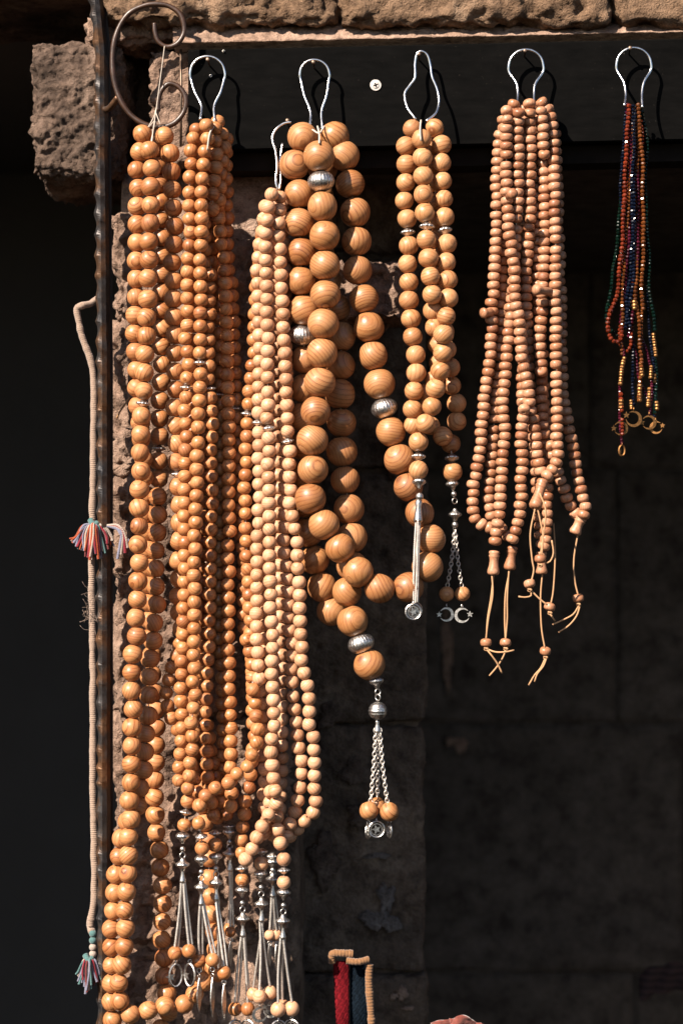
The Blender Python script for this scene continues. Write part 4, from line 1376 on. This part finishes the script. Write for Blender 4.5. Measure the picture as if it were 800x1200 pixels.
# plain cord tassel
td = dep(t_e1[-1])
axis_place('bead_cap', cap_mesh(px(15), px(12)), e1, P(490.6, 567, td - .004), P(491, 580, td - .008))
axis_place('silver_ball', ball_mesh(px(9.5)), e1, P(491.3, 582, td - .008))
axis_place('collar', collar_mesh(px(7), px(10), px(26)), e1, P(490, 599, td - .008), P(489, 630, td - .01))
for k, (x0, x1, y1, dd) in enumerate(((487.5, 484.5, 704, .0), (489.5, 486.5, 707, -.004), (491.5, 489, 706, .002), (490.5, 482.5, 700, .006))):
    cord_chain(P(x0, 609, td - .010 + dd), P(x1, y1, td - .012 + dd), e1, 0.0016, sag=RND.uniform(-.002, .002))
charm(e1, 484, 717, td - .018, 'medal', 0.0088, 0.1)
charm(e1, 486.5, 715, td - .010, 'medal', 0.0085, 0.5)

# chain tassel with crescents
td = dep(t_e2[-1])
axis_place('bead_cap', cap_mesh(px(15), px(12)), e2, P(530, 569, td), P(531.5, 580, td))
axis_place('silver_ball', ball_mesh(px(7)), e2, P(531.5, 579, td))
place('link', ring_mesh(px(3.4), 0.0007), e2, P(532.5, 587, td), Quaternion((0, 0, 1), 0.5))
axis_place('spacer_disc', disc_mesh(px(16), px(15)), e2, P(532.8, 603, td))
axis_place('silver_ball', ball_mesh(px(8)), e2, P(532.8, 615, td))
for xm, x1 in ((529, 523.5), (536, 541)):
    link_chain([P(532.8, 619, td), P(xm, 655, td), P(x1, 689, td)], e2, 0.0024, 0.0006)
drop_bead(e2, 523, 696, td, px(18), M['wood_e'])
drop_bead(e2, 541.5, 696, td, px(18), M['wood_e'])
charm(e2, 523, 720, td, 'crescent', 0.0085, 0.15, math.pi)
charm(e2, 541, 721, td, 'crescent', 0.0090, -0.15, 0.15)

# ------------------------------------------------------------------ ends of the small tan beads
def tube_bead(root, a, b, w):
    A, B = P(*a), P(*b)
    L = (B - A).length
    R = px(w) / 2
    pr = [(R * 0.5, 0), (R * 0.85, L * 0.03), (R * 0.95, L * 0.10), (R * 0.78, L * 0.16), (R * 0.95, L * 0.22), (R * 0.80, L * 0.28), (R * 0.72, L * 0.42), (R * 0.80, L * 0.62), (R * 1.0, L * 0.80), (R * 1.02, L * 0.90), (R * 0.85, L * 0.98), (R * 0.3, L)]
    me = lathe('end_bead', pr, M['wood_f'], seg=18)
    axis_place('end_bead', me, root, A, B)

def twine(root, pl, r=0.0011):
    MB().add(tube_data(catmull([P(*p) for p in pl], 0.004), r, 6)).build('cord_end', M['twine'], root)

def tip_bead(root, x, y, d, D=13.5):
    me = bead_mesh(px(D), px(D * 0.72), M['wood_f'], 3.0, 18, RND.randrange(5))
    place('tip_bead', me, root, P(x, y, d), Quaternion((RND.uniform(-1, 1), RND.uniform(-1, 1), 0.0), RND.uniform(0, .3)))
    mb = MB().add(tube_data(catmull([P(x - 2, y + 6, d - .001), P(x + 2, y + 7, d - .003), P(x + 1, y + 9, d), P(x - 1.5, y + 8, d + .002), P(x, y + 6, d)], 0.001), 0.0013, 6))
    mb.build('knot', M['twine'], root)

def last_depth(root):
    ys = [ITEMS[c_[1][-1]]['p'].y for c_ in CORDS if c_[0] is root]
    return sum(ys) / len(ys)

e = last_depth(f1)
tube_bead(f1, (579, 645, e), (577.5, 674, e), 14)
twine(f1, [(578, 673, e), (575, 700, e), (571, 725, e), (569.5, 750, e)])
twine(f1, [(576, 673, e - .002), (577, 697, e - .004), (572, 725, e - .003), (569, 750, e)])
tip_bead(f1, 569, 753, e)
twine(f1, [(569, 760, e), (574, 766, e - .004), (582, 777, e - .002), (588, 789, e)])
twine(f1, [(569, 760, e), (580, 764, e - .008), (592, 764, e - .012), (602, 762, e - .010)])
e = last_depth(f2)
tube_bead(f2, (600, 640, e), (596.5, 668, e), 14)
twine(f2, [(597, 668, e), (592, 695, e), (591, 725, e), (592, 750, e)])
twine(f2, [(596, 668, e - .002), (594, 700, e - .003), (594, 725, e - .002), (592, 750, e)])
tip_bead(f2, 592, 753, e)
twine(f2, [(592, 760, e), (590, 768, e), (583, 780, e), (573, 792, e)])
e = last_depth(f3) - .012
tube_bead(f3, (636, 562, e), (626, 596, e - .012), 15)
ee = e - .012
twine(f3, [(627, 594, ee), (621, 625, ee), (623, 655, ee), (625, 668, ee), (622, 682, ee)])
twine(f3, [(629, 594, ee), (633, 612, ee), (636, 630, ee), (634, 652, ee)])
twine(f3, [(632, 578, ee), (639, 598, ee - .003), (637, 622, ee), (633, 650, ee)])
tip_bead(f3, 620, 684, ee)
tip_bead(f3, 632.5, 655, ee)
twine(f3, [(638, 660, ee), (644, 658, ee), (648, 648, ee), (646, 633, ee)])
twine(f3, [(621, 691, ee), (622, 698, ee), (614, 700, ee), (607, 699, ee)])
twine(f3, [(622, 692, ee), (632, 702, ee), (641, 709, ee)])
e = last_depth(f4)
tube_bead(f4, (634, 646, e), (634, 673, e), 14)
twine(f4, [(635, 673, e), (633, 700, e), (634, 735, e), (638, 760, e)])
tip_bead(f4, 638.5, 763, e)
twine(f4, [(639, 770, e), (633, 783, e), (626, 791, e), (619, 803, e)])
twine(f4, [(640, 771, e), (636, 781, e - .003), (629, 790, e - .003), (626, 799, e - .002)])
twine(f4, [(648, 613, e + .01), (650, 650, e), (648, 690, e), (645, 708, e)])
tip_bead(f4, 643.7, 711, e - .006)
twine(f4, [(643, 718, e - .006), (646, 722, e - .008), (650, 728, e - .006)])
e = last_depth(f5)
tube_bead(f5, (681, 606, e), (672, 626, e), 15)
twine(f5, [(677, 624, e), (672, 655, e), (673, 680, e), (677, 698, e)])
tip_bead(f5, 677, 701, e)
twine(f5, [(678, 709, e), (671, 720, e), (658, 727, e), (647, 732, e)])
twine(f5, [(679, 710, e), (675, 722, e - .003), (666, 733, e - .003), (654, 741, e)])
# tied-on marker knobs that stick out of the strands
for root, a, b, w in ((f3, (596, 231, -.03), (601, 226, -.052), 13), (f5, (645, 342, -.012), (625, 339, -.028), 13), (f1, (576, 366, -.006), (564, 367, -.014), 13)):
    A, B = P(*a), P(*b)
    L = (B - A).length; R = px(w) / 2
    me = lathe('marker_bead', [(R * .5, 0), (R * .75, L * .05), (R * .7, L * .5), (R * .8, L * .62), (R * .98, L * .78), (R * .9, L * .93), (R * .3, L * 1.0)], M['wood_f'], seg=16)
    axis_place('marker_bead', me, root, A, B)

# ------------------------------------------------------------------ glass bracelets
GC = {'red': glass_mat('glass_orange_red', (0.27, 0.042, 0.014)), 'navy': glass_mat('glass_navy', (0.006, 0.010, 0.026)), 'violet': glass_mat('glass_plum', (0.13, 0.014, 0.035)),
      'amber': glass_mat('glass_amber', (0.24, 0.072, 0.016)), 'green': glass_mat('glass_bottle_green', (0.004, 0.020, 0.012))}
def glass_strand(root, pl, mat, D=5.0, name='bead_row', pitch=0.82, facet=7):
    sd_ = RND.uniform(0, 99)
    path = [p + Vector((0.0035 * noise.noise(Vector((p.z * 22, sd_, 0))), 0.004 * noise.noise(Vector((p.z * 16, 0, sd_))), 0)) for p in catmull([P(*p) for p in pl], 0.0008)]
    cum = [0]
    for a, b in zip(path, path[1:]):
        cum.append(cum[-1] + (b - a).length)
    mb = MB()
    s = 0
    pr = [(0.35, -0.42), (0.82, -0.26), (1.0, 0.0), (0.82, 0.26), (0.35, 0.42)]
    while s < cum[-1]:
        i = min(len(path) - 2, int(np.searchsorted(cum, s)))
        t = (path[i + 1] - path[max(0, i - 1)]).normalized()
        q = Vector((0, 0, 1)).rotation_difference(t) @ Quaternion((0, 0, 1), RND.uniform(0, 6))
        k = px(D) / 2 * RND.uniform(0.9, 1.08)
        v, f = lathe_data([(r * k, z * 2 * k) for r, z in pr], facet)
        mb.add((v, f), Matrix.Translation(path[i]) @ q.to_matrix().to_4x4())
        s += px(D) * pitch
    o = mb.build(name, mat, root, smooth=False)
    o['kind'] = 'stuff'
    return o

def bracelet(label, rows, golds, chs):
    r = thing('glass_bead_bracelet', label, 'bracelet', P(742, 122, 0), 'coloured glass bracelets on the last hook')
    for pl, mt, D in rows:
        glass_strand(r, pl, GC[mt], D)
    for pl, D in golds:
        glass_strand(r, pl, M['brass'], D, 'gilt_spacers', 0.55, 10)
    for c_ in chs:
        charm(r, *c_[:4], R=c_[4], turn=c_[5], open_dir=c_[6], mat=M['brass'])
    return r
bracelet('orange red glass bead bracelet with a gilt drop, leftmost at the lower end',
         [([(736, 124, -.006), (734, 160, -.008), (731, 220, -.008), (728.5, 280, -.008), (723, 335, -.010), (713, 370, -.010), (713, 392, -.010), (720, 401, -.010), (727, 396, -.008), (728, 384, -.006)], 'red', 5.8),
          ([(739, 124, .004), (737, 230, .004), (733, 300, .004), (728, 360, .002), (727, 400, .0), (732, 412, .0), (739, 404, .0), (740, 390, .0)], 'red', 5.2),
          ([(738, 126, -.002), (740, 180, -.004), (735, 250, -.004), (731, 310, -.004), (729, 350, -.006), (728, 392, -.006), (730, 416, -.004)], 'amber', 5.2),
          ([(749, 127, .006), (751, 200, .006), (748, 290, .004), (741, 350, .004), (738, 392, .002)], 'red', 5.0),
          ([(727, 462, -.004), (727, 482, -.004)], 'red', 6), ([(728, 492, -.004), (728, 512, -.004)], 'red', 5),
          ([(728, 400, -.004), (731, 420, -.003), (727, 445, -.003), (726, 465, -.003), (727, 490, -.003), (728, 521, -.003)], 'violet', 3.8)],
         [([(731, 420, -.004), (728, 435, -.004), (726, 452, -.004)], 6), ([(727, 470, -.004), (727, 480, -.004)], 6.5)],
         [(727, 502, -.004, 'crescent', .0085, .2, math.pi), (728, 528, -.004, 'ring', .006, .3, 0)])
bracelet('navy blue glass bead bracelet in the middle of the coloured bracelets',
         [([(741, 124, -.004), (742, 200, -.006), (743, 280, -.006), (741, 330, -.006), (735, 370, -.006), (733, 385, -.006)], 'navy', 5.2),
          ([(733, 128, .004), (727, 220, .004), (733, 320, .004), (738, 370, .004), (741, 440, .002), (742, 475, .002)], 'navy', 4.6),
          ([(745, 125, -.002), (739, 190, -.006), (741, 250, -.006), (737, 310, -.006), (733, 350, -.004), (738, 385, -.004)], 'navy', 5.0),
          ([(739, 125, .002), (744, 180, .0), (747, 260, -.002), (744, 330, -.002), (739, 372, -.002), (736, 395, .0)], 'violet', 5.0)],
         [([(740, 470, .002), (741, 480, .002)], 5)], [(742, 491, -.002, 'crescent', .0095, .1, math.pi * 0.85)])
bracelet('plum glass bead bracelet between the orange and navy strands',
         [([(735, 123, .0), (736, 150, -.002), (738, 230, -.002), (737, 285, -.002), (731, 330, -.002), (728, 380, -.002)], 'violet', 5.2),
          ([(745, 124, .006), (746, 240, .006), (744, 320, .006), (738, 380, .006), (750, 440, .004), (759, 470, .002)], 'violet', 4.6),
          ([(750, 395, .004), (760, 425, .003), (761, 450, .003), (760, 487, .003)], 'violet', 4.0)],
         [([(761, 430, .002), (761, 444, .002)], 5.5), ([(760, 456, .002), (759.5, 476, .002)], 6)], [(760, 495, .002, 'crescent', .0085, .1, math.pi)])
bracelet('amber glass bead bracelet with gilt spacers, right of centre',
         [([(748, 123, -.004), (750, 150, -.006), (752, 220, -.006), (752, 290, -.006), (752, 330, -.006), (753, 365, -.006)], 'amber', 5.6),
          ([(747, 126, .0), (746, 240, .0), (744, 320, -.004), (742, 340, -.006), (744, 358, -.006), (748, 375, -.006), (748, 408, -.006), (750, 424, -.006), (749, 470, -.006)], 'amber', 5.4),
          ([(753, 360, -.004), (751, 400, -.004), (750, 430, -.004), (749, 472, -.004)], 'amber', 4.2)],
         [([(745, 354, -.008), (745, 362, -.008)], 7), ([(750, 426, -.006), (750, 442, -.006)], 6), ([(749, 452, -.006), (749, 470, -.006)], 6.5)], [])
bracelet('bottle green glass bead bracelet hanging outermost at far right',
         [([(752, 126, .002), (757, 190, .002), (758, 280, .002), (760, 330, .002), (764, 370, .002), (766, 390, .002)], 'green', 5.0),
          ([(734, 126, .008), (726, 250, .008), (716, 330, .004), (709.5, 365, .002), (711, 383, .002), (722, 393, .002)], 'green', 5.0),
          ([(765, 412, .004), (768, 440, .004), (768, 486, .004)], 'green', 4.6),
          ([(757, 340, .003), (762, 390, .003), (764, 430, .004), (766, 470, .004), (766, 492, .004)], 'navy', 4.2)],
         [([(766, 392, .002), (767, 418, .002)], 5.5), ([(767, 440, .004), (767, 448, .004)], 6), ([(768, 472, .004), (768, 480, .004)], 6)], [(768, 501, .004, 'crescent', .0075, -.2, 0.3)])

# ------------------------------------------------------------------ wrapped rope with tassels beside the bar
rope_m = plain_mat('beige_wrapped_yarn', (0.27, 0.195, 0.15), 0.95, 0.35, 500, 0.5, 0.0015, 0.1, 0.3)
ROPE_D = 0.042
rope = thing('wrapped_rope', 'beige yarn wrapped rope with colourful tassels hanging left of the iron bar', 'rope', P(108, 1160, ROPE_D))
def wrapped(pl, r, parent, name, mat, pitch=0.0032):
    path = catmull([P(*p) for p in pl], 0.0005)
    s = 0; rs = []
    prev = path[0]
    for p in path:
        s += (p - prev).length; prev = p
        rs.append(r * (1 + 0.08 * (0.5 + abs(noise.noise(Vector((s * 23, 7, 0))))) * math.sin(2 * math.pi * s / (pitch * (1 + 0.0)) + 2.5 * noise.noise(Vector((s * 90, 4, 0)))) + 0.20 * noise.noise(Vector((s * 45, 2, 0))) + 0.12 * noise.noise(Vector((s * 160, 9, 0)))))
    path = [p + Vector((0.0016 * noise.noise(Vector((p.z * 38, 0, 1))), 0, 0)) if name == 'wrapped_cord' else p for p in path]
    return MB().add(tube_data(path, rs, 10)).build(name, mat, parent)
wrapped([(119, 349, .048), (113, 351, .055), (106, 356, .048), (97, 358, .040), (90.5, 362, .041), (92, 375, .041), (95, 390, .041), (102, 408, .041), (107, 425, .041), (110, 450, .041), (110, 500, .042), (109.5, 560, .042), (108.5, 590, .042), (108, 640, .042), (108, 700, .042), (109, 780, .042), (109, 860, .042), (109, 930, .042), (111, 1000, .042), (110, 1050, .042), (107, 1085, .042)], 0.0040, rope, 'wrapped_cord', rope_m, 0.0023)
for x, y, r in ((107, 1083, .0045),):
    wrapped([(x, y - 8, .040), (x - 1, y, .052), (x + 1, y + 9, .040)], r, rope, 'knot', rope_m)
yc = [plain_mat('yarn_' + n, tuple(x * 0.72 for x in c_), 0.95, 0.3, 600, 0.4, 0.001, 0.1, 0.3) for n, c_ in (('cream', (0.42, 0.35, 0.30)), ('crimson', (0.24, 0.02, 0.035)), ('orange', (0.36, 0.07, 0.025)), ('lilac', (0.21, 0.21, 0.29)), ('teal', (0.09, 0.19, 0.19)), ('maroon', (0.16, 0.03, 0.03)))]
def yarn_tassel(x, y, rx, h, n, side, seed, pal=(0, 1, 2, 3, 4, 5, 1, 3, 2, 0)):
    rg = random.Random(seed)
    for k in range(n):
        t = k / (n - 1)
        a = -1 + 2 * t
        ex = x + rx * a
        ey = y + h * (0.95 - 0.45 * abs(a) ** 1.5) * rg.uniform(0.78, 1.05)
        ex += rg.uniform(-4, 4)
        dd = -0.012 * (1 - abs(a)) + rg.uniform(-.004, .008)
        m_ = yc[rg.choice(pal)]
        wrapped([(x + a * 3, y + 2, ROPE_D - .004), (x + rx * a * 0.55, y + 3 + rg.uniform(0, 4) + abs(a) * 1, ROPE_D - .006 + dd * .7), (x + rx * a * 0.85, y + h * 0.36, ROPE_D - .004 + dd), (ex, ey, ROPE_D - .004 + dd)], 0.0013 * rg.uniform(.7, 1.3), rope, 'yarn_strand', m_, 0.0026)
    wrapped([(x - 4, y - 3, ROPE_D - .006), (x, y + 4, ROPE_D - .011), (x + 4, y + 1, ROPE_D - .006)], 0.0035, rope, 'binding', yc[4], 0.003)
yarn_tassel(110, 612, 25, 46, 70, 0, 4, (0, 1, 2, 2, 3, 4, 5, 1, 3, 0))
# second half of the same tassel shows right of the bar
for k, (x1, y1, m_) in enumerate(((150, 642, 0), (147, 648, 1), (142, 650, 0), (138, 655, 3), (151, 634, 3))):
    wrapped([(126, 616, .034), (138, 616 + k, .030), (146 - k, 626, .028), (x1, y1, .030)], 0.0019, rope, 'yarn_strand', yc[m_], 0.0026)
yarn_tassel(104, 1122, 14, 44, 30, 0, 9, (3, 3, 5, 1, 0, 3, 4))
for y_, m_ in ((1094, 4), (1102, 4), (1110, 0), (1118, 0)):
    place('small_bead', bead_mesh(px(9), px(8), yc[m_], 2.0, 14), rope, P(109, y_, .040))
# frayed fibres
for k in range(26):
    y_ = RND.gauss(716, 12)
    x_ = 107
    L_ = RND.uniform(4, 14)
    s_ = RND.choice((-1, -1, 1))
    pl = [(x_, y_, .036), (x_ + s_ * L_ * .6, y_ - RND.uniform(-5, 6), .034), (x_ + s_ * L_, y_ - RND.uniform(-9, 9), .034)]
    MB().add(tube_data(catmull([P(*p) for p in pl], 0.003), 0.00014, 4)).build('loose_fibre', rope_m, rope)

# ------------------------------------------------------------------ things at the bottom edge
def weave_mat(name, col, col2, sx=260, sz=130):
    m, nt, b = new_mat(name)
    tc = nt.nodes.new('ShaderNodeTexCoord')
    mp = nt.nodes.new('ShaderNodeMapping')
    nt.links.new(tc.outputs['Object'], mp.inputs['Vector'])
    mp.inputs['Scale'].default_value = (sx, sx, sz)
    ch = nt.nodes.new('ShaderNodeTexChecker')
    ch.inputs['Scale'].default_value = 1.0
    ch.inputs['Color1'].default_value = (*col, 1); ch.inputs['Color2'].default_value = (*col2, 1)
    nt.links.new(mp.outputs[0], ch.inputs['Vector'])
    nz = noise_tex(nt, tc.outputs['Object'], 300, 4)
    c_ = mixc(nt, 0.5, ch.outputs['Color'], ramp(nt, nz.outputs['Fac'], [(0.3, (0.4, 0.4, 0.4)), (0.65, (1, 1, 1))]), 'MULTIPLY')
    nt.links.new(c_, b.inputs['Base Color'])
    b.inputs['Roughness'].default_value = 0.95
    b.inputs['Specular IOR Level'].default_value = 0.05
    bump(nt, b, nz.outputs['Fac'], 0.6, 0.002)
    return m
TX_D = 0.05
tx = thing('woven_strap', 'red and dark blue woven strap with tan wrapped edge at the bottom', 'textile', P(415, 1250, TX_D))
def cloth_strip(x0, x1, y0, y1, d, mat, name, rows=46, cols=10):
    vs, fs = [], []
    for side in (0, 1):
        for j in range(rows + 1):
            py_ = y0 + (y1 - y0) * j / rows
            for i in range(cols + 1):
                px_ = x0(py_) + (x1(py_) - x0(py_)) * i / cols
                rel = 0.0012 * (1 if (i + j) % 2 else -1) + 0.003 * math.sin(py_ * 0.07) + 0.002 * math.sin(i / cols * 3.1)
                vs.append(P(px_, py_, d - rel + (0.004 if side else 0)))
    w = cols + 1
    o = (rows + 1) * w
    for j in range(rows):
        for i in range(cols):
            a = j * w + i
            fs.append((a, a + 1, a + w + 1, a + w)); fs.append((o + a, o + a + w, o + a + w + 1, o + a + 1))
    for j in range(rows):
        a = j * w; b_ = a + cols
        fs.append((a, a + w, o + a + w, o + a)); fs.append((b_, o + b_, o + b_ + w, b_ + w))
    for i in range(cols):
        fs.append((i, o + i, o + i + 1, i + 1)); a = rows * w + i
        fs.append((a, a + 1, o + a + 1, o + a))
    c_ = P((x0(y0) + x1(y0)) / 2, (y0 + y1) / 2, d)
    return place(name, mesh_from(name, [v - c_ for v in vs], fs, mat), tx, c_)
cloth_strip(lambda y_: 390 + (y_ - 1128) * 0.05, lambda y_: 409, 1126, 1260, TX_D, weave_mat('red_weave', (0.15, 0.008, 0.013), (0.08, 0.005, 0.008)), 'red_band')
cloth_strip(lambda y_: 410, lambda y_: 430, 1130, 1260, TX_D + .006, weave_mat('blue_weave', (0.006, 0.011, 0.018), (0.004, 0.007, 0.011)), 'blue_band')
gold = plain_mat('tan_edge_yarn', (0.20, 0.10, 0.045), 0.9, 0.5, 500, 0.5, 0.001, 0.15, 0.3)
wrapped([(389, 1128, TX_D - .002), (389, 1118, TX_D - .005), (398, 1117, TX_D - .008), (413, 1118, TX_D - .006)], 0.0044, tx, 'wrapped_edge', gold, 0.0036)
wrapped([(406, 1126, TX_D - .010), (420, 1127, TX_D - .012), (432, 1124, TX_D - .008)], 0.0040, tx, 'wrapped_edge', gold, 0.0036)
wrapped([(433, 1130, TX_D - .006), (432, 1150, TX_D - .006), (434, 1180, TX_D - .006), (436, 1215, TX_D - .006), (438, 1260, TX_D - .006)], 0.0046, tx, 'wrapped_edge', gold, 0.0036)

# crumpled pink cloth peeping in at the bottom edge
def cloth_lump(name, label, cx, top, w, h, d, mat, folds, seed):
    vs, fs = [], []
    n, m_ = 60, 20
    for j in range(m_ + 1):
        v = j / m_
        for i in range(n + 1):
            u = -1 + 2 * i / n
            py_ = top + h * (u * u) ** 0.9 * (0.6 if u < 0 else 1.0) + v * h * 1.6
            x = cx + u * w
            q = 0.012 * math.sqrt(max(0, 1 - u * u)) * math.cos(v * 1.6)
            rel = 0.004 * math.sin(folds * (u * 2.2 + v * 0.8) + seed) + 0.003 * noise.noise(Vector((u * 5, v * 4, seed)))
            p = P(x, py_, d - q - rel)
            p.z += 0.002 * math.sin(folds * 2 * u + seed)
            vs.append(p)
    w_ = n + 1
    for j in range(m_):
        for i in range(n):
            a = j * w_ + i
            fs.append((a, a + 1, a + w_ + 1, a + w_))
    c_ = P(cx, top + h, d)
    o = place(name, mesh_from(name, [v - c_ for v in vs], fs, mat), None, c_)
    sol = o.modifiers.new('thickness', 'SOLIDIFY'); sol.thickness = 0.004; sol.offset = 1
    o['label'] = label; o['category'] = 'cloth'
    return o
cloth_lump('folded_cloth', 'crumpled pink cloth peeping over the bottom edge right of the red strap', 540, 1191, 32, 14, .02, plain_mat('dusty_pink_cloth', (0.17, 0.05, 0.038), 0.95, 0.5, 160, 0.6, 0.002, 0.1, 0.3), 3.1, 1.0)
ct = cloth_lump('striped_cloth', 'dark striped cloth folded in the shadow at the bottom right corner', 792, 1128, 42, 20, 1.0, None, 5, 2.0)
m, nt, b = new_mat('dim_striped_cloth')
tc = nt.nodes.new('ShaderNodeTexCoord')
wv = nt.nodes.new('ShaderNodeTexWave'); wv.bands_direction = 'Z'; wv.inputs['Scale'].default_value = 26; wv.inputs['Distortion'].default_value = 1.5
nt.links.new(tc.outputs['Object'], wv.inputs['Vector'])
nt.links.new(ramp(nt, wv.outputs['Fac'], [(0.3, (0.020, 0.012, 0.012)), (0.7, (0.055, 0.028, 0.027))]), b.inputs['Base Color'])
b.inputs['Roughness'].default_value = 0.95
ct.data.materials.append(m)

# twigs and cord ends that lean on the pier behind the amber beads
tw = bpy.data.objects.new('x', None); bpy.data.objects.remove(tw)
path = catmull([P(137, 490, .08), P(141, 482, .075), P(148, 472, .07), P(152, 466, .066)], 0.003)
c_ = path[0]
v, f = tube_data([p - c_ for p in path], 0.0012, 6)
o = place('dry_twig', mesh_from('dry_twig', v, f, M['twine']), None, c_)
o['label'] = 'thin dry twig stuck in the wall between the iron bar and amber beads'; o['category'] = 'twig'

print('items', N, 'objects', len(bpy.data.objects))
